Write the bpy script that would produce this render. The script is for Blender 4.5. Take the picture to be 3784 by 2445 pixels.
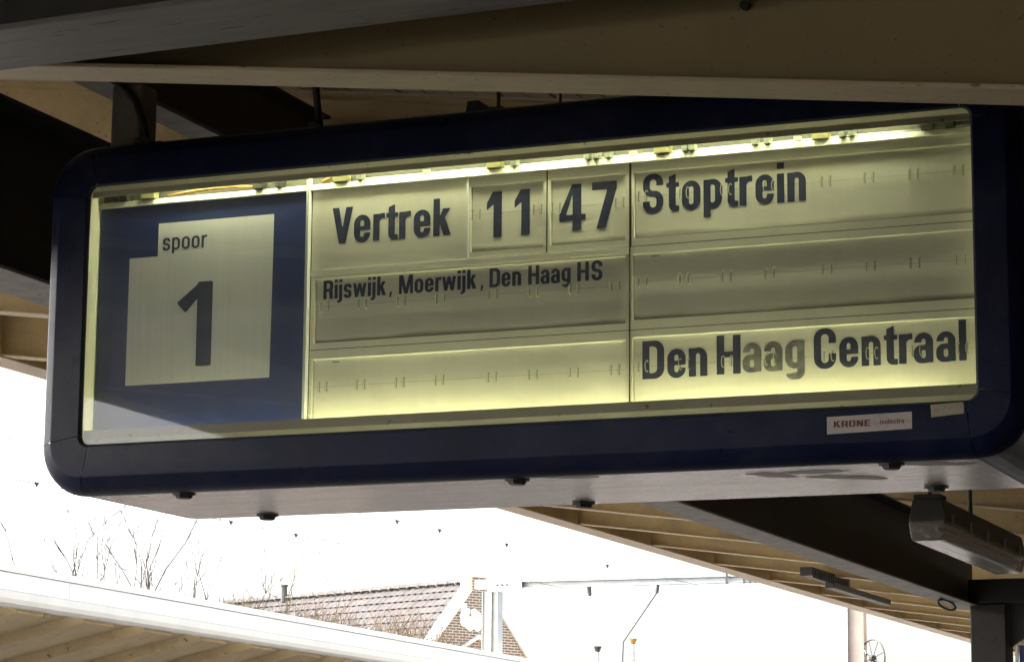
import bpy, bmesh, math, random
import numpy as np
from mathutils import Vector, Matrix

sc = bpy.context.scene
for o in list(bpy.data.objects):
    bpy.data.objects.remove(o, do_unlink=True)
COL = sc.collection
R = math.radians

# ------------------------------------------------------------------ camera
cam_data = bpy.data.cameras.new('camera')
cam_data.sensor_width = 36.0
cam_data.lens = 94.07
cam_data.clip_start = 0.05
cam_data.clip_end = 3000
cam = bpy.data.objects.new('camera', cam_data)
COL.objects.link(cam)
yaw, pitch, roll = R(-22.128), R(10.279), R(-0.473)
f = Vector((math.sin(yaw) * math.cos(pitch), math.cos(yaw) * math.cos(pitch), math.sin(pitch)))
rt = f.cross(Vector((0, 0, 1))).normalized()
dn = f.cross(rt)
r2 = rt * math.cos(roll) + dn * math.sin(roll)
d2 = -rt * math.sin(roll) + dn * math.cos(roll)
m = Matrix((r2, -d2, -f)).transposed().to_4x4()
m.translation = Vector((2.629, -6.573, 1.6))
cam.matrix_world = m
sc.camera = cam

# ------------------------------------------------------------------ sky, sun, exposure
SUN_EL, SUN_AZ = 38.0, 250.0          # degrees; azimuth measured clockwise from +Y
world = bpy.data.worlds.new('World')
sc.world = world
world.use_nodes = True
wn = world.node_tree
wn.nodes.clear()
wo = wn.nodes.new('ShaderNodeOutputWorld')
wb = wn.nodes.new('ShaderNodeBackground')
ws = wn.nodes.new('ShaderNodeTexSky')
ws.sky_type = 'NISHITA'
ws.sun_disc = False
ws.sun_elevation = R(SUN_EL)
ws.sun_rotation = R(SUN_AZ)
ws.air_density = 1.0
ws.dust_density = 6.0
ws.ozone_density = 0.6
wh = wn.nodes.new('ShaderNodeHueSaturation')      # a thin bright overcast takes most of the blue out
wh.inputs['Saturation'].default_value = 0.35
wn.links.new(ws.outputs[0], wh.inputs['Color'])
wn.links.new(wh.outputs[0], wb.inputs['Color'])
wb.inputs['Strength'].default_value = 0.15
wn.links.new(wb.outputs[0], wo.inputs[0])

sun_d = bpy.data.lights.new('sun', 'SUN')
sun_d.energy = 1.3
sun_d.angle = R(12)
sun_d.color = (1.0, 0.95, 0.88)
sun = bpy.data.objects.new('sun', sun_d)
COL.objects.link(sun)
sd = Vector((math.sin(R(SUN_AZ)) * math.cos(R(SUN_EL)), math.cos(R(SUN_AZ)) * math.cos(R(SUN_EL)), math.sin(R(SUN_EL))))
sun.rotation_euler = sd.to_track_quat('Z', 'Y').to_euler()
sun.location = (0, 0, 30)

sc.view_settings.view_transform = 'Standard'
sc.view_settings.look = 'None'
sc.view_settings.exposure = 2.7
sc.view_settings.gamma = 1.0
sc.view_settings.use_curve_mapping = False
sc.render.engine = 'CYCLES'
sc.cycles.use_denoising = True
sc.cycles.max_bounces = 10
sc.cycles.diffuse_bounces = 6
sc.cycles.glossy_bounces = 4
sc.cycles.transparent_max_bounces = 12
sc.cycles.sample_clamp_indirect = 6
sc.cycles.caustics_reflective = False

random.seed(4)

# ------------------------------------------------------------------ materials
def mat(name, base, rough=0.6, metal=0.0, var=0.15, vscale=6.0, stretch=(1, 1, 1), dirt=None, dirt_amt=0.0,
        dscale=8.0, speck=None, speck_amt=0.0, sscale=60.0, bump=0.0, bscale=80.0, spec=0.5, rvar=0.0, coat=0.0):
    m = bpy.data.materials.new(name)
    m.use_nodes = True
    nt = m.node_tree
    N, L = nt.nodes, nt.links
    p = N['Principled BSDF']
    p.inputs['Roughness'].default_value = rough
    p.inputs['Metallic'].default_value = metal
    p.inputs['Specular IOR Level'].default_value = spec
    if coat:
        p.inputs['Coat Weight'].default_value = coat
        p.inputs['Coat Roughness'].default_value = 0.12
    tc = N.new('ShaderNodeTexCoord')
    mp = N.new('ShaderNodeMapping')
    mp.inputs['Scale'].default_value = stretch
    L.new(tc.outputs['Object'], mp.inputs['Vector'])

    def noise(scale, detail=6, rg=0.6):
        n = N.new('ShaderNodeTexNoise')
        n.inputs['Scale'].default_value = scale
        n.inputs['Detail'].default_value = detail
        n.inputs['Roughness'].default_value = rg
        L.new(mp.outputs[0], n.inputs['Vector'])
        return n.outputs['Fac']

    def ramp(src, a, b):
        r = N.new('ShaderNodeMapRange')
        r.inputs['From Min'].default_value = a
        r.inputs['From Max'].default_value = b
        L.new(src, r.inputs['Value'])
        return r.outputs[0]

    def mix(fac, a, b):
        x = N.new('ShaderNodeMix')
        x.data_type = 'RGBA'
        if isinstance(fac, float):
            x.inputs[0].default_value = fac
        else:
            L.new(fac, x.inputs[0])
        for i, v in ((6, a), (7, b)):
            if isinstance(v, tuple):
                x.inputs[i].default_value = (*v, 1) if len(v) == 3 else v
            else:
                L.new(v, x.inputs[i])
        return x.outputs[2]

    def mul(s, k):
        x = N.new('ShaderNodeMath')
        x.operation = 'MULTIPLY'
        L.new(s, x.inputs[0])
        x.inputs[1].default_value = k
        return x.outputs[0]

    lo = tuple(c * (1 - var) for c in base)
    hi = tuple(min(1, c * (1 + var)) for c in base)
    col = mix(ramp(noise(vscale), 0.3, 0.7), lo, hi)
    if dirt:
        col = mix(mul(ramp(noise(dscale, 8, 0.7), 0.48, 0.72), dirt_amt), col, dirt)
    if speck:
        col = mix(mul(ramp(noise(sscale, 3, 0.5), 0.66, 0.72), speck_amt), col, speck)
    L.new(col, p.inputs['Base Color'])
    if rvar:
        r = N.new('ShaderNodeMapRange')
        r.inputs['To Min'].default_value = max(0.02, rough - rvar)
        r.inputs['To Max'].default_value = min(1, rough + rvar)
        L.new(noise(vscale * 2.3), r.inputs['Value'])
        L.new(r.outputs[0], p.inputs['Roughness'])
    if bump:
        b = N.new('ShaderNodeBump')
        b.inputs['Strength'].default_value = bump
        b.inputs['Distance'].default_value = 0.004
        L.new(noise(bscale, 4), b.inputs['Height'])
        L.new(b.outputs[0], p.inputs['Normal'])
    return m


M = {}
M['cream'] = mat('cream_paint', (0.66, 0.53, 0.30), 0.55, var=0.10, vscale=2.2, dirt=(0.25, 0.16, 0.08), dirt_amt=0.4, dscale=3.0,
                 speck=(0.12, 0.09, 0.06), speck_amt=0.6, sscale=70, bump=0.15, bscale=25)
M['cream_shaded'] = mat('shaded_cream_paint', (0.31, 0.245, 0.115), 0.6, var=0.12, vscale=1.6, stretch=(1, 1, .5), dirt=(0.20, 0.145, 0.07), dirt_amt=0.5, dscale=3.0,
                 speck=(0.12, 0.09, 0.05), speck_amt=0.6, sscale=95, bump=0.2, bscale=25)  # near crossbeam: cream darkened to stand for the shade under the canopy
M['cream_flange'] = mat('cream_flange_paint', (0.62, 0.53, 0.36), 0.55, var=0.12, vscale=5, stretch=(0.6, 3, 3), dirt=(0.30, 0.24, 0.15), dirt_amt=0.5,
                        dscale=5, speck=(0.08, 0.06, 0.04), speck_amt=0.7, sscale=40, bump=0.25, bscale=40)
M['fascia'] = mat('fascia_paint', (0.58, 0.48, 0.36), 0.5, var=0.08, vscale=2)
M['dark_steel'] = mat('dark_girder_paint', (0.020, 0.018, 0.016), 0.6, var=0.3, vscale=3, speck=(0.005, 0.005, 0.005), speck_amt=0.8, sscale=9, bump=0.2, bscale=30)
M['grey_flange'] = mat('weathered_grey_flange', (0.30, 0.285, 0.27), 0.5, var=0.25, vscale=14, stretch=(1, 1, 1), dirt=(0.13, 0.12, 0.12), dirt_amt=0.7, dscale=9,
                       speck=(0.02, 0.02, 0.03), speck_amt=0.95, sscale=34, bump=0.5, bscale=60)
M['tie_grey'] = mat('streaked_dark_grey_paint', (0.20, 0.195, 0.19), 0.5, var=0.3, vscale=10, stretch=(.35, 3, 1), dirt=(0.07, 0.07, 0.075), dirt_amt=0.8, dscale=5,
                     speck=(0.015, 0.015, 0.02), speck_amt=0.95, sscale=24, bump=0.6, bscale=60)
M['plank'] = mat('cream_plank', (0.48, 0.41, 0.27), 0.6, var=0.15, vscale=9, dirt=(0.08, 0.06, 0.05), dirt_amt=0.55, dscale=6)
M['dark_brown'] = mat('dark_brown_paint', (0.07, 0.05, 0.03), 0.7, var=0.3, vscale=6)
M['black'] = mat('black_rubber', (0.012, 0.012, 0.013), 0.6, var=0.3)
M['navy'] = navy_mat = mat('navy_lacquer', (0.004, 0.009, 0.040), 0.30, spec=0.16, var=0.25, vscale=5, dirt=(0.05, 0.055, 0.075), dirt_amt=0.35, dscale=3.5,
                bump=0.35, bscale=240, rvar=0.08)
M['underside'] = mat('streaked_aluminium_sheet', (0.58, 0.51, 0.48), 0.2, metal=0.5, var=0.3, vscale=12, stretch=(0.10, 5.0, 1), dirt=(0.16, 0.12, 0.13),
                     dirt_amt=0.75, dscale=3.0, bump=0.12, bscale=60, rvar=0.1)
M['casing'] = mat('cream_inner_casing', (0.86, 0.85, 0.72), 0.45, var=0.05, vscale=5, dirt=(0.30, 0.27, 0.20), dirt_amt=0.2, dscale=14)
M['bezel'] = mat('cream_bezel', (0.60, 0.57, 0.47), 0.45, var=0.06, vscale=4, speck=(0.10, 0.08, 0.06), speck_amt=0.8, sscale=26)
M['plate'] = mat('cream_display_plate', (0.76, 0.745, 0.66), 0.5, var=0.04, vscale=5, dirt=(0.38, 0.34, 0.24), dirt_amt=0.25, dscale=5)
M['flap'] = mat('pale_flap', (0.82, 0.81, 0.73), 0.5, var=0.03, vscale=6, dirt=(0.42, 0.38, 0.28), dirt_amt=0.2, dscale=4)
M['ring'] = mat('translucent_ring', (0.60, 0.62, 0.50), 0.25, var=0.05)
M['ring_dark'] = mat('dark_ring_slot', (0.40, 0.40, 0.33), 0.5, var=0.1)
M['ink'] = mat('navy_print', (0.018, 0.026, 0.075), 0.45, var=0.2, vscale=20, dirt=(0.045, 0.055, 0.10), dirt_amt=0.5, dscale=12)
M['blue_panel'] = mat('blue_track_panel', (0.007, 0.024, 0.14), 0.42, var=0.12, vscale=6, dirt=(0.05, 0.08, 0.20), dirt_amt=0.3, dscale=7)
M['ledge'] = mat('white_ledge_enamel', (0.62, 0.62, 0.58), 0.4, var=0.02)
M['bay'] = mat('grey_green_lamp_bay', (0.055, 0.055, 0.04), 0.5, var=0.3, vscale=14, stretch=(1, 1, 4))
M['blotch'] = mat('grey_blotch', (0.36, 0.31, 0.30), 0.4, metal=.3, var=0.25, vscale=12, stretch=(.3, 3, 1))
M['cavity'] = mat('dark_cavity', (0.05, 0.05, 0.04), 0.8)
M['white_panel'] = mat('white_film', (0.74, 0.75, 0.78), 0.5, var=0.03, vscale=4)
M['yellow_plastic'] = mat('yellow_plastic', (0.26, 0.25, 0.12), 0.4, var=0.05)
M['orange_plastic'] = mat('orange_plastic', (0.35, 0.20, 0.05), 0.4, var=0.15)
M['clear_plastic'] = mat('pale_plastic', (0.22, 0.24, 0.20), 0.3, var=0.1)
M['sticker'] = mat('white_sticker', (0.52, 0.49, 0.47), 0.45, var=0.05, vscale=30)
M['sticker_cream'] = mat('cream_sticker', (0.42, 0.38, 0.28), 0.6, var=0.1, vscale=60)
M['red_ink'] = mat('dark_red_print', (0.14, 0.03, 0.03), 0.5, var=0.1)
M['pink_ink'] = mat('faint_pink_print', (0.36, 0.29, 0.28), 0.5, var=0.1)
M['tan_ink'] = mat('faint_tan_print', (0.20, 0.16, 0.10), 0.5, var=0.1)
M['white_paint'] = mat('white_paint', (0.78, 0.78, 0.76), 0.4, var=0.04, vscale=2)
M['gutter'] = mat('pale_gutter', (0.70, 0.70, 0.66), 0.4, var=0.05, vscale=2)
M['far_cream'] = mat('far_canopy_cream', (0.50, 0.40, 0.24), 0.55, var=0.12, vscale=2.0, dirt=(0.20, 0.13, 0.06), dirt_amt=0.5, dscale=4,
                     speck=(0.06, 0.05, 0.04), speck_amt=0.8, sscale=11)
M['galv'] = mat('galvanised_steel', (0.32, 0.345, 0.36), 0.45, metal=0.3, var=0.12, vscale=4)
M['pink_post'] = mat('peeling_pink_paint', (0.24, 0.22, 0.19), 0.6, var=0.08, vscale=3, dirt=(0.26, 0.13, 0.12), dirt_amt=0.8, dscale=1.6)
M['tile'] = mat('clay_roof_tile', (0.056, 0.050, 0.050), 0.8, var=0.35, vscale=2.2, dirt=(0.08, 0.05, 0.035), dirt_amt=0.5, dscale=1.2)
M['twig'] = mat('bare_twig_bark', (0.035, 0.03, 0.025), 0.9, var=0.3, vscale=3)
M['twig_green'] = mat('mossy_twig_bark', (0.06, 0.055, 0.03), 0.9, var=0.3, vscale=3)
M['twig_brown'] = mat('brown_twig_bark', (0.10, 0.075, 0.05), 0.9, var=0.3, vscale=3)
M['fixture'] = mat('dark_fixture_body', (0.035, 0.035, 0.033), 0.5, var=0.2, vscale=10)
M['grille'] = mat('dark_ribbed_metal', (0.05, 0.05, 0.055), 0.5, var=0.2)
M['pale_grille'] = mat('pale_ribbed_metal', (0.45, 0.45, 0.45), 0.5, var=0.1)
M['blue_steel'] = mat('blue_painted_steel', (0.03, 0.06, 0.22), 0.5, var=0.1)
M['post_grey'] = mat('mottled_grey_post', (0.20, 0.18, 0.155), 0.6, var=0.25, vscale=12, dirt=(0.09, 0.08, 0.07), dirt_amt=0.6, dscale=9)
M['ground'] = mat('grey_ballast', (0.42, 0.39, 0.35), 0.9, var=0.3, vscale=3, bump=0.6, bscale=12)
M['paving'] = mat('platform_paving', (0.055, 0.052, 0.048), 0.8, var=0.12, vscale=2)
M['rust'] = mat('rusty_rail', (0.12, 0.07, 0.045), 0.6, var=0.2)
M['brick_red'] = mat('brown_brick', (0.09, 0.05, 0.035), 0.85, var=0.2, vscale=8)
M['cobweb'] = mat('dusty_cobweb', (0.45, 0.42, 0.33), 0.9, var=0.1)


def worn_ink():
    m = bpy.data.materials.new('worn_navy_print')
    m.use_nodes = True
    nt = m.node_tree
    N, L = nt.nodes, nt.links
    p = N['Principled BSDF']
    tc = N.new('ShaderNodeTexCoord')
    n = N.new('ShaderNodeTexNoise')
    n.inputs['Scale'].default_value = 34
    n.inputs['Detail'].default_value = 7
    n.inputs['Roughness'].default_value = 0.7
    L.new(tc.outputs['Object'], n.inputs['Vector'])
    r = N.new('ShaderNodeMapRange')
    r.inputs['From Min'].default_value = 0.28
    r.inputs['From Max'].default_value = 0.75
    L.new(n.outputs['Fac'], r.inputs['Value'])
    x = N.new('ShaderNodeMix')
    x.data_type = 'RGBA'
    L.new(r.outputs[0], x.inputs[0])
    x.inputs[6].default_value = (0.035, 0.045, 0.09, 1)
    x.inputs[7].default_value = (0.34, 0.34, 0.30, 1)
    L.new(x.outputs[2], p.inputs['Base Color'])
    p.inputs['Roughness'].default_value = 0.5
    return m


M['ink_worn'] = worn_ink()


def brick_mat():
    m = bpy.data.materials.new('far_gable_brick')
    m.use_nodes = True
    nt = m.node_tree
    N, L = nt.nodes, nt.links
    p = N['Principled BSDF']
    uv = N.new('ShaderNodeUVMap')
    b = N.new('ShaderNodeTexBrick')
    b.inputs['Scale'].default_value = 1.0
    b.inputs['Brick Width'].default_value = 0.24
    b.inputs['Row Height'].default_value = 0.075
    b.inputs['Mortar Size'].default_value = 0.012
    b.inputs['Color1'].default_value = (0.13, 0.11, 0.10, 1)
    b.inputs['Color2'].default_value = (0.10, 0.088, 0.085, 1)
    b.inputs['Mortar'].default_value = (0.42, 0.37, 0.33, 1)  # pale mortar and greyed brick carry the distant glare in their colour
    L.new(uv.outputs[0], b.inputs['Vector'])
    L.new(b.outputs['Color'], p.inputs['Base Color'])
    p.inputs['Roughness'].default_value = 0.9
    bp = N.new('ShaderNodeBump')
    bp.inputs['Strength'].default_value = 0.5
    bp.inputs['Distance'].default_value = 0.01
    L.new(b.outputs['Fac'], bp.inputs['Height'])
    bp.invert = True
    L.new(bp.outputs[0], p.inputs['Normal'])
    return m


M['brick'] = brick_mat()


def glass_mat():
    """clear pane with a real coat of grime: reflects by Fresnel, dust and wiped streaks scatter a little light"""
    m = bpy.data.materials.new('dusty_glass')
    m.use_nodes = True
    nt = m.node_tree
    N, L = nt.nodes, nt.links
    N.clear()
    out = N.new('ShaderNodeOutputMaterial')
    tr = N.new('ShaderNodeBsdfTransparent')
    tr.inputs[0].default_value = (0.93, 0.95, 0.92, 1)
    gl = N.new('ShaderNodeBsdfGlossy')
    gl.inputs['Roughness'].default_value = 0.015
    gl.inputs['Color'].default_value = (1, 1, 1, 1)
    fr = N.new('ShaderNodeFresnel')
    fr.inputs['IOR'].default_value = 1.5
    df = N.new('ShaderNodeBsdfDiffuse')
    df.inputs[0].default_value = (0.55, 0.55, 0.56, 1)
    tc = N.new('ShaderNodeTexCoord')
    mp = N.new('ShaderNodeMapping')
    mp.inputs['Scale'].default_value = (60, 1, 1.6)
    L.new(tc.outputs['Object'], mp.inputs[0])
    n = N.new('ShaderNodeTexNoise')
    n.inputs['Scale'].default_value = 1.5
    n.inputs['Detail'].default_value = 6
    L.new(mp.outputs[0], n.inputs['Vector'])
    n2 = N.new('ShaderNodeTexNoise')
    n2.inputs['Scale'].default_value = 2.2
    n2.inputs['Detail'].default_value = 3
    L.new(tc.outputs['Object'], n2.inputs['Vector'])
    # film is thicker on the left third of the pane (wiped marks run up and down)
    sep = N.new('ShaderNodeSeparateXYZ')
    L.new(tc.outputs['Object'], sep.inputs[0])
    g = N.new('ShaderNodeMapRange')
    g.inputs['From Min'].default_value = -0.35
    g.inputs['From Max'].default_value = -1.35
    g.inputs['To Min'].default_value = 0.03
    g.inputs['To Max'].default_value = 0.085
    L.new(sep.outputs['X'], g.inputs['Value'])
    ra = N.new('ShaderNodeMapRange')
    ra.inputs['From Min'].default_value = 0.25
    ra.inputs['From Max'].default_value = 0.8
    ra.inputs['To Min'].default_value = 0.5
    ra.inputs['To Max'].default_value = 1.6
    L.new(n.outputs['Fac'], ra.inputs['Value'])
    m1 = N.new('ShaderNodeMath')
    m1.operation = 'MULTIPLY'
    L.new(g.outputs[0], m1.inputs[0])
    L.new(ra.outputs[0], m1.inputs[1])
    m2 = N.new('ShaderNodeMath')
    m2.operation = 'MULTIPLY'
    L.new(m1.outputs[0], m2.inputs[0])
    rb = N.new('ShaderNodeMapRange')
    rb.inputs['From Min'].default_value = 0.3
    rb.inputs['From Max'].default_value = 0.7
    rb.inputs['To Min'].default_value = 0.6
    rb.inputs['To Max'].default_value = 1.4
    L.new(n2.outputs['Fac'], rb.inputs['Value'])
    L.new(rb.outputs[0], m2.inputs[1])
    tl = N.new('ShaderNodeBsdfTranslucent')
    tl.inputs[0].default_value = (0.8, 0.8, 0.78, 1)
    mf = N.new('ShaderNodeMixShader')
    mf.inputs[0].default_value = 0.6
    L.new(df.outputs[0], mf.inputs[1])
    L.new(tl.outputs[0], mf.inputs[2])
    mx1 = N.new('ShaderNodeMixShader')
    L.new(m2.outputs[0], mx1.inputs[0])
    L.new(tr.outputs[0], mx1.inputs[1])
    L.new(mf.outputs[0], mx1.inputs[2])
    mx2 = N.new('ShaderNodeMixShader')
    L.new(fr.outputs[0], mx2.inputs[0])
    L.new(mx1.outputs[0], mx2.inputs[1])
    L.new(gl.outputs[0], mx2.inputs[2])
    L.new(mx2.outputs[0], out.inputs[0])
    return m


M['glass'] = glass_mat()


def clear_mat():
    m = bpy.data.materials.new('frosted_diffuser')
    m.use_nodes = True
    p = m.node_tree.nodes['Principled BSDF']
    p.inputs['Base Color'].default_value = (0.40, 0.38, 0.33, 1)
    p.inputs['Roughness'].default_value = 0.2
    p.inputs['Transmission Weight'].default_value = 0.8
    p.inputs['IOR'].default_value = 1.3
    return m


M['diffuser'] = clear_mat()


def tube_mat(strength):
    m = bpy.data.materials.new('fluorescent_tube_light')
    m.use_nodes = True
    p = m.node_tree.nodes['Principled BSDF']
    p.inputs['Base Color'].default_value = (0.8, 0.8, 0.7, 1)
    p.inputs['Emission Color'].default_value = (0.98, 1.0, 0.64, 1)
    p.inputs['Emission Strength'].default_value = strength
    return m


M['tube'] = tube_mat(7.8)
M['tube_low'] = tube_mat(3.8)       # the lower pair is set dimmer so its glow does not clip

def wear_sheen(m):
    """chalky worn patch plus a painted grey reflection on the lower left of the frame, with a ragged outline"""
    nt = m.node_tree
    N, L = nt.nodes, nt.links
    p = N['Principled BSDF']
    src = p.inputs['Base Color'].links[0].from_socket
    tc = N.new('ShaderNodeTexCoord')
    sep = N.new('ShaderNodeSeparateXYZ')
    L.new(tc.outputs['Object'], sep.inputs[0])
    n = N.new('ShaderNodeTexNoise')
    n.inputs['Scale'].default_value = 5
    n.inputs['Detail'].default_value = 8
    L.new(tc.outputs['Object'], n.inputs['Vector'])
    def mr(s, a, b, c, d):
        r = N.new('ShaderNodeMapRange')
        r.inputs['From Min'].default_value = a
        r.inputs['From Max'].default_value = b
        r.inputs['To Min'].default_value = c
        r.inputs['To Max'].default_value = d
        L.new(s, r.inputs['Value'])
        return r.outputs[0]
    def mt(op, a, b):
        x = N.new('ShaderNodeMath')
        x.operation = op
        L.new(a, x.inputs[0])
        L.new(b, x.inputs[1])
        return x.outputs[0]
    fx = mr(sep.outputs['X'], -.55, -1.15, 0, 1)
    fz = mr(sep.outputs['Z'], .05, .09, 0, 1)
    fz2 = mr(sep.outputs['Z'], .75, .35, 0, 1)
    k = mt('MULTIPLY', mt('MULTIPLY', fx, fz), fz2)
    nn = mr(n.outputs['Fac'], .40, .56, .25, 1)
    k = mt('MULTIPLY', k, nn)
    x = N.new('ShaderNodeMix')
    x.data_type = 'RGBA'
    L.new(k, x.inputs[0])
    L.new(src, x.inputs[6])
    x.inputs[7].default_value = (0.045, 0.050, 0.070, 1)  # part worn finish, part reflection put into the colour
    L.new(x.outputs[2], p.inputs['Base Color'])


wear_sheen(M['navy'])

# ------------------------------------------------------------------ builders
def world_origin(o):
    v = Vector((0, 0, 0))
    while o is not None:
        v = v + o.location
        o = o.parent
    return v


def tag(o, label=None, cat=None, group=None, kind=None):
    if label: o['label'] = label
    if cat: o['category'] = cat
    if group: o['group'] = group
    if kind: o['kind'] = kind
    return o


def thing(name, loc, label, cat, group=None):
    o = bpy.data.objects.new(name, None)
    o.empty_display_size = 0.2
    COL.objects.link(o)
    o.location = loc
    return tag(o, label, cat, group)


class MB:
    """collects faces in world coordinates; build() links them as ONE mesh object"""
    def __init__(self):
        self.v, self.f, self.uv = [], [], {}

    def face(self, pts, uv=None):
        i = len(self.v)
        self.v += [tuple(p) for p in pts]
        if uv:
            self.uv[len(self.f)] = uv
        self.f.append(tuple(range(i, i + len(pts))))

    def hexa(self, a, b):
        """a, b: two quads (4 points each) joined to a solid"""
        i = len(self.v)
        self.v += [tuple(p) for p in a] + [tuple(p) for p in b]
        self.f += [(i, i + 3, i + 2, i + 1), (i + 4, i + 5, i + 6, i + 7)]
        for k in range(4):
            n = (k + 1) % 4
            self.f.append((i + k, i + n, i + 4 + n, i + 4 + k))

    def box(self, x0, x1, y0, y1, z0, z1):
        self.hexa([(x0, y0, z0), (x1, y0, z0), (x1, y1, z0), (x0, y1, z0)],
                  [(x0, y0, z1), (x1, y0, z1), (x1, y1, z1), (x0, y1, z1)])

    def obox(self, c, ax, ay, az):
        """oriented box, centre and three half axes"""
        c, ax, ay, az = Vector(c), Vector(ax), Vector(ay), Vector(az)
        self.hexa([c - ax - ay - az, c + ax - ay - az, c + ax + ay - az, c - ax + ay - az],
                  [c - ax - ay + az, c + ax - ay + az, c + ax + ay + az, c - ax + ay + az])

    def tube(self, pts, radii, n=8, cap=True):
        pts = [Vector(p) for p in pts]
        if not hasattr(radii, '__len__'):
            radii = [radii] * len(pts)
        base = len(self.v)
        up = Vector((0.13, 0.21, 0.97))
        for k, p in enumerate(pts):
            d = (pts[min(k + 1, len(pts) - 1)] - pts[max(k - 1, 0)]).normalized()
            s = d.cross(up)
            if s.length < 0.05:
                s = d.cross(Vector((1, 0, 0)))
            s.normalize()
            t = d.cross(s)
            for j in range(n):
                a = 2 * math.pi * j / n
                self.v.append(tuple(p + (s * math.cos(a) + t * math.sin(a)) * radii[k]))
        for k in range(len(pts) - 1):
            for j in range(n):
                a, b = base + k * n + j, base + k * n + (j + 1) % n
                self.f.append((a, b, b + n, a + n))
        if cap:
            self.f.append(tuple(base + j for j in range(n))[::-1])
            e = base + (len(pts) - 1) * n
            self.f.append(tuple(e + j for j in range(n)))

    def build(self, name, material, parent=None, smooth=False, bevel=0.0, bseg=2, recalc=True, label=None, kind=None):
        me = bpy.data.meshes.new(name)
        o0 = world_origin(parent)
        me.from_pydata([(v[0] - o0.x, v[1] - o0.y, v[2] - o0.z) for v in self.v], [], self.f)
        if self.uv:
            ul = me.uv_layers.new(name='UVMap')
            for fi, u in self.uv.items():
                for li, c in zip(me.polygons[fi].loop_indices, u):
                    ul.data[li].uv = c
        if recalc:
            bm = bmesh.new()
            bm.from_mesh(me)
            bmesh.ops.recalc_face_normals(bm, faces=bm.faces)
            bm.to_mesh(me)
            bm.free()
        me.materials.append(material)
        if smooth:
            for p in me.polygons:
                p.use_smooth = True
        o = bpy.data.objects.new(name, me)
        COL.objects.link(o)
        o.parent = parent
        if bevel:
            b = o.modifiers.new('bevel', 'BEVEL')
            b.width = bevel
            b.segments = bseg
            b.limit_method = 'ANGLE'
            b.angle_limit = R(35)
        if label: o['label'] = label
        if kind: o['kind'] = kind
        return o


def box(name, material, parent, x0, x1, y0, y1, z0, z1, bevel=0.0, **k):
    m = MB()
    m.box(x0, x1, y0, y1, z0, z1)
    return m.build(name, material, parent, bevel=bevel, **k)


def dup(o, parent, loc):
    c = o.copy()
    COL.objects.link(c)
    c.parent = parent
    c.location = loc
    return c

# ------------------------------------------------------------------ lettering: bold condensed grotesque drawn from shapes
XH, DES = 0.74, -0.23


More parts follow.
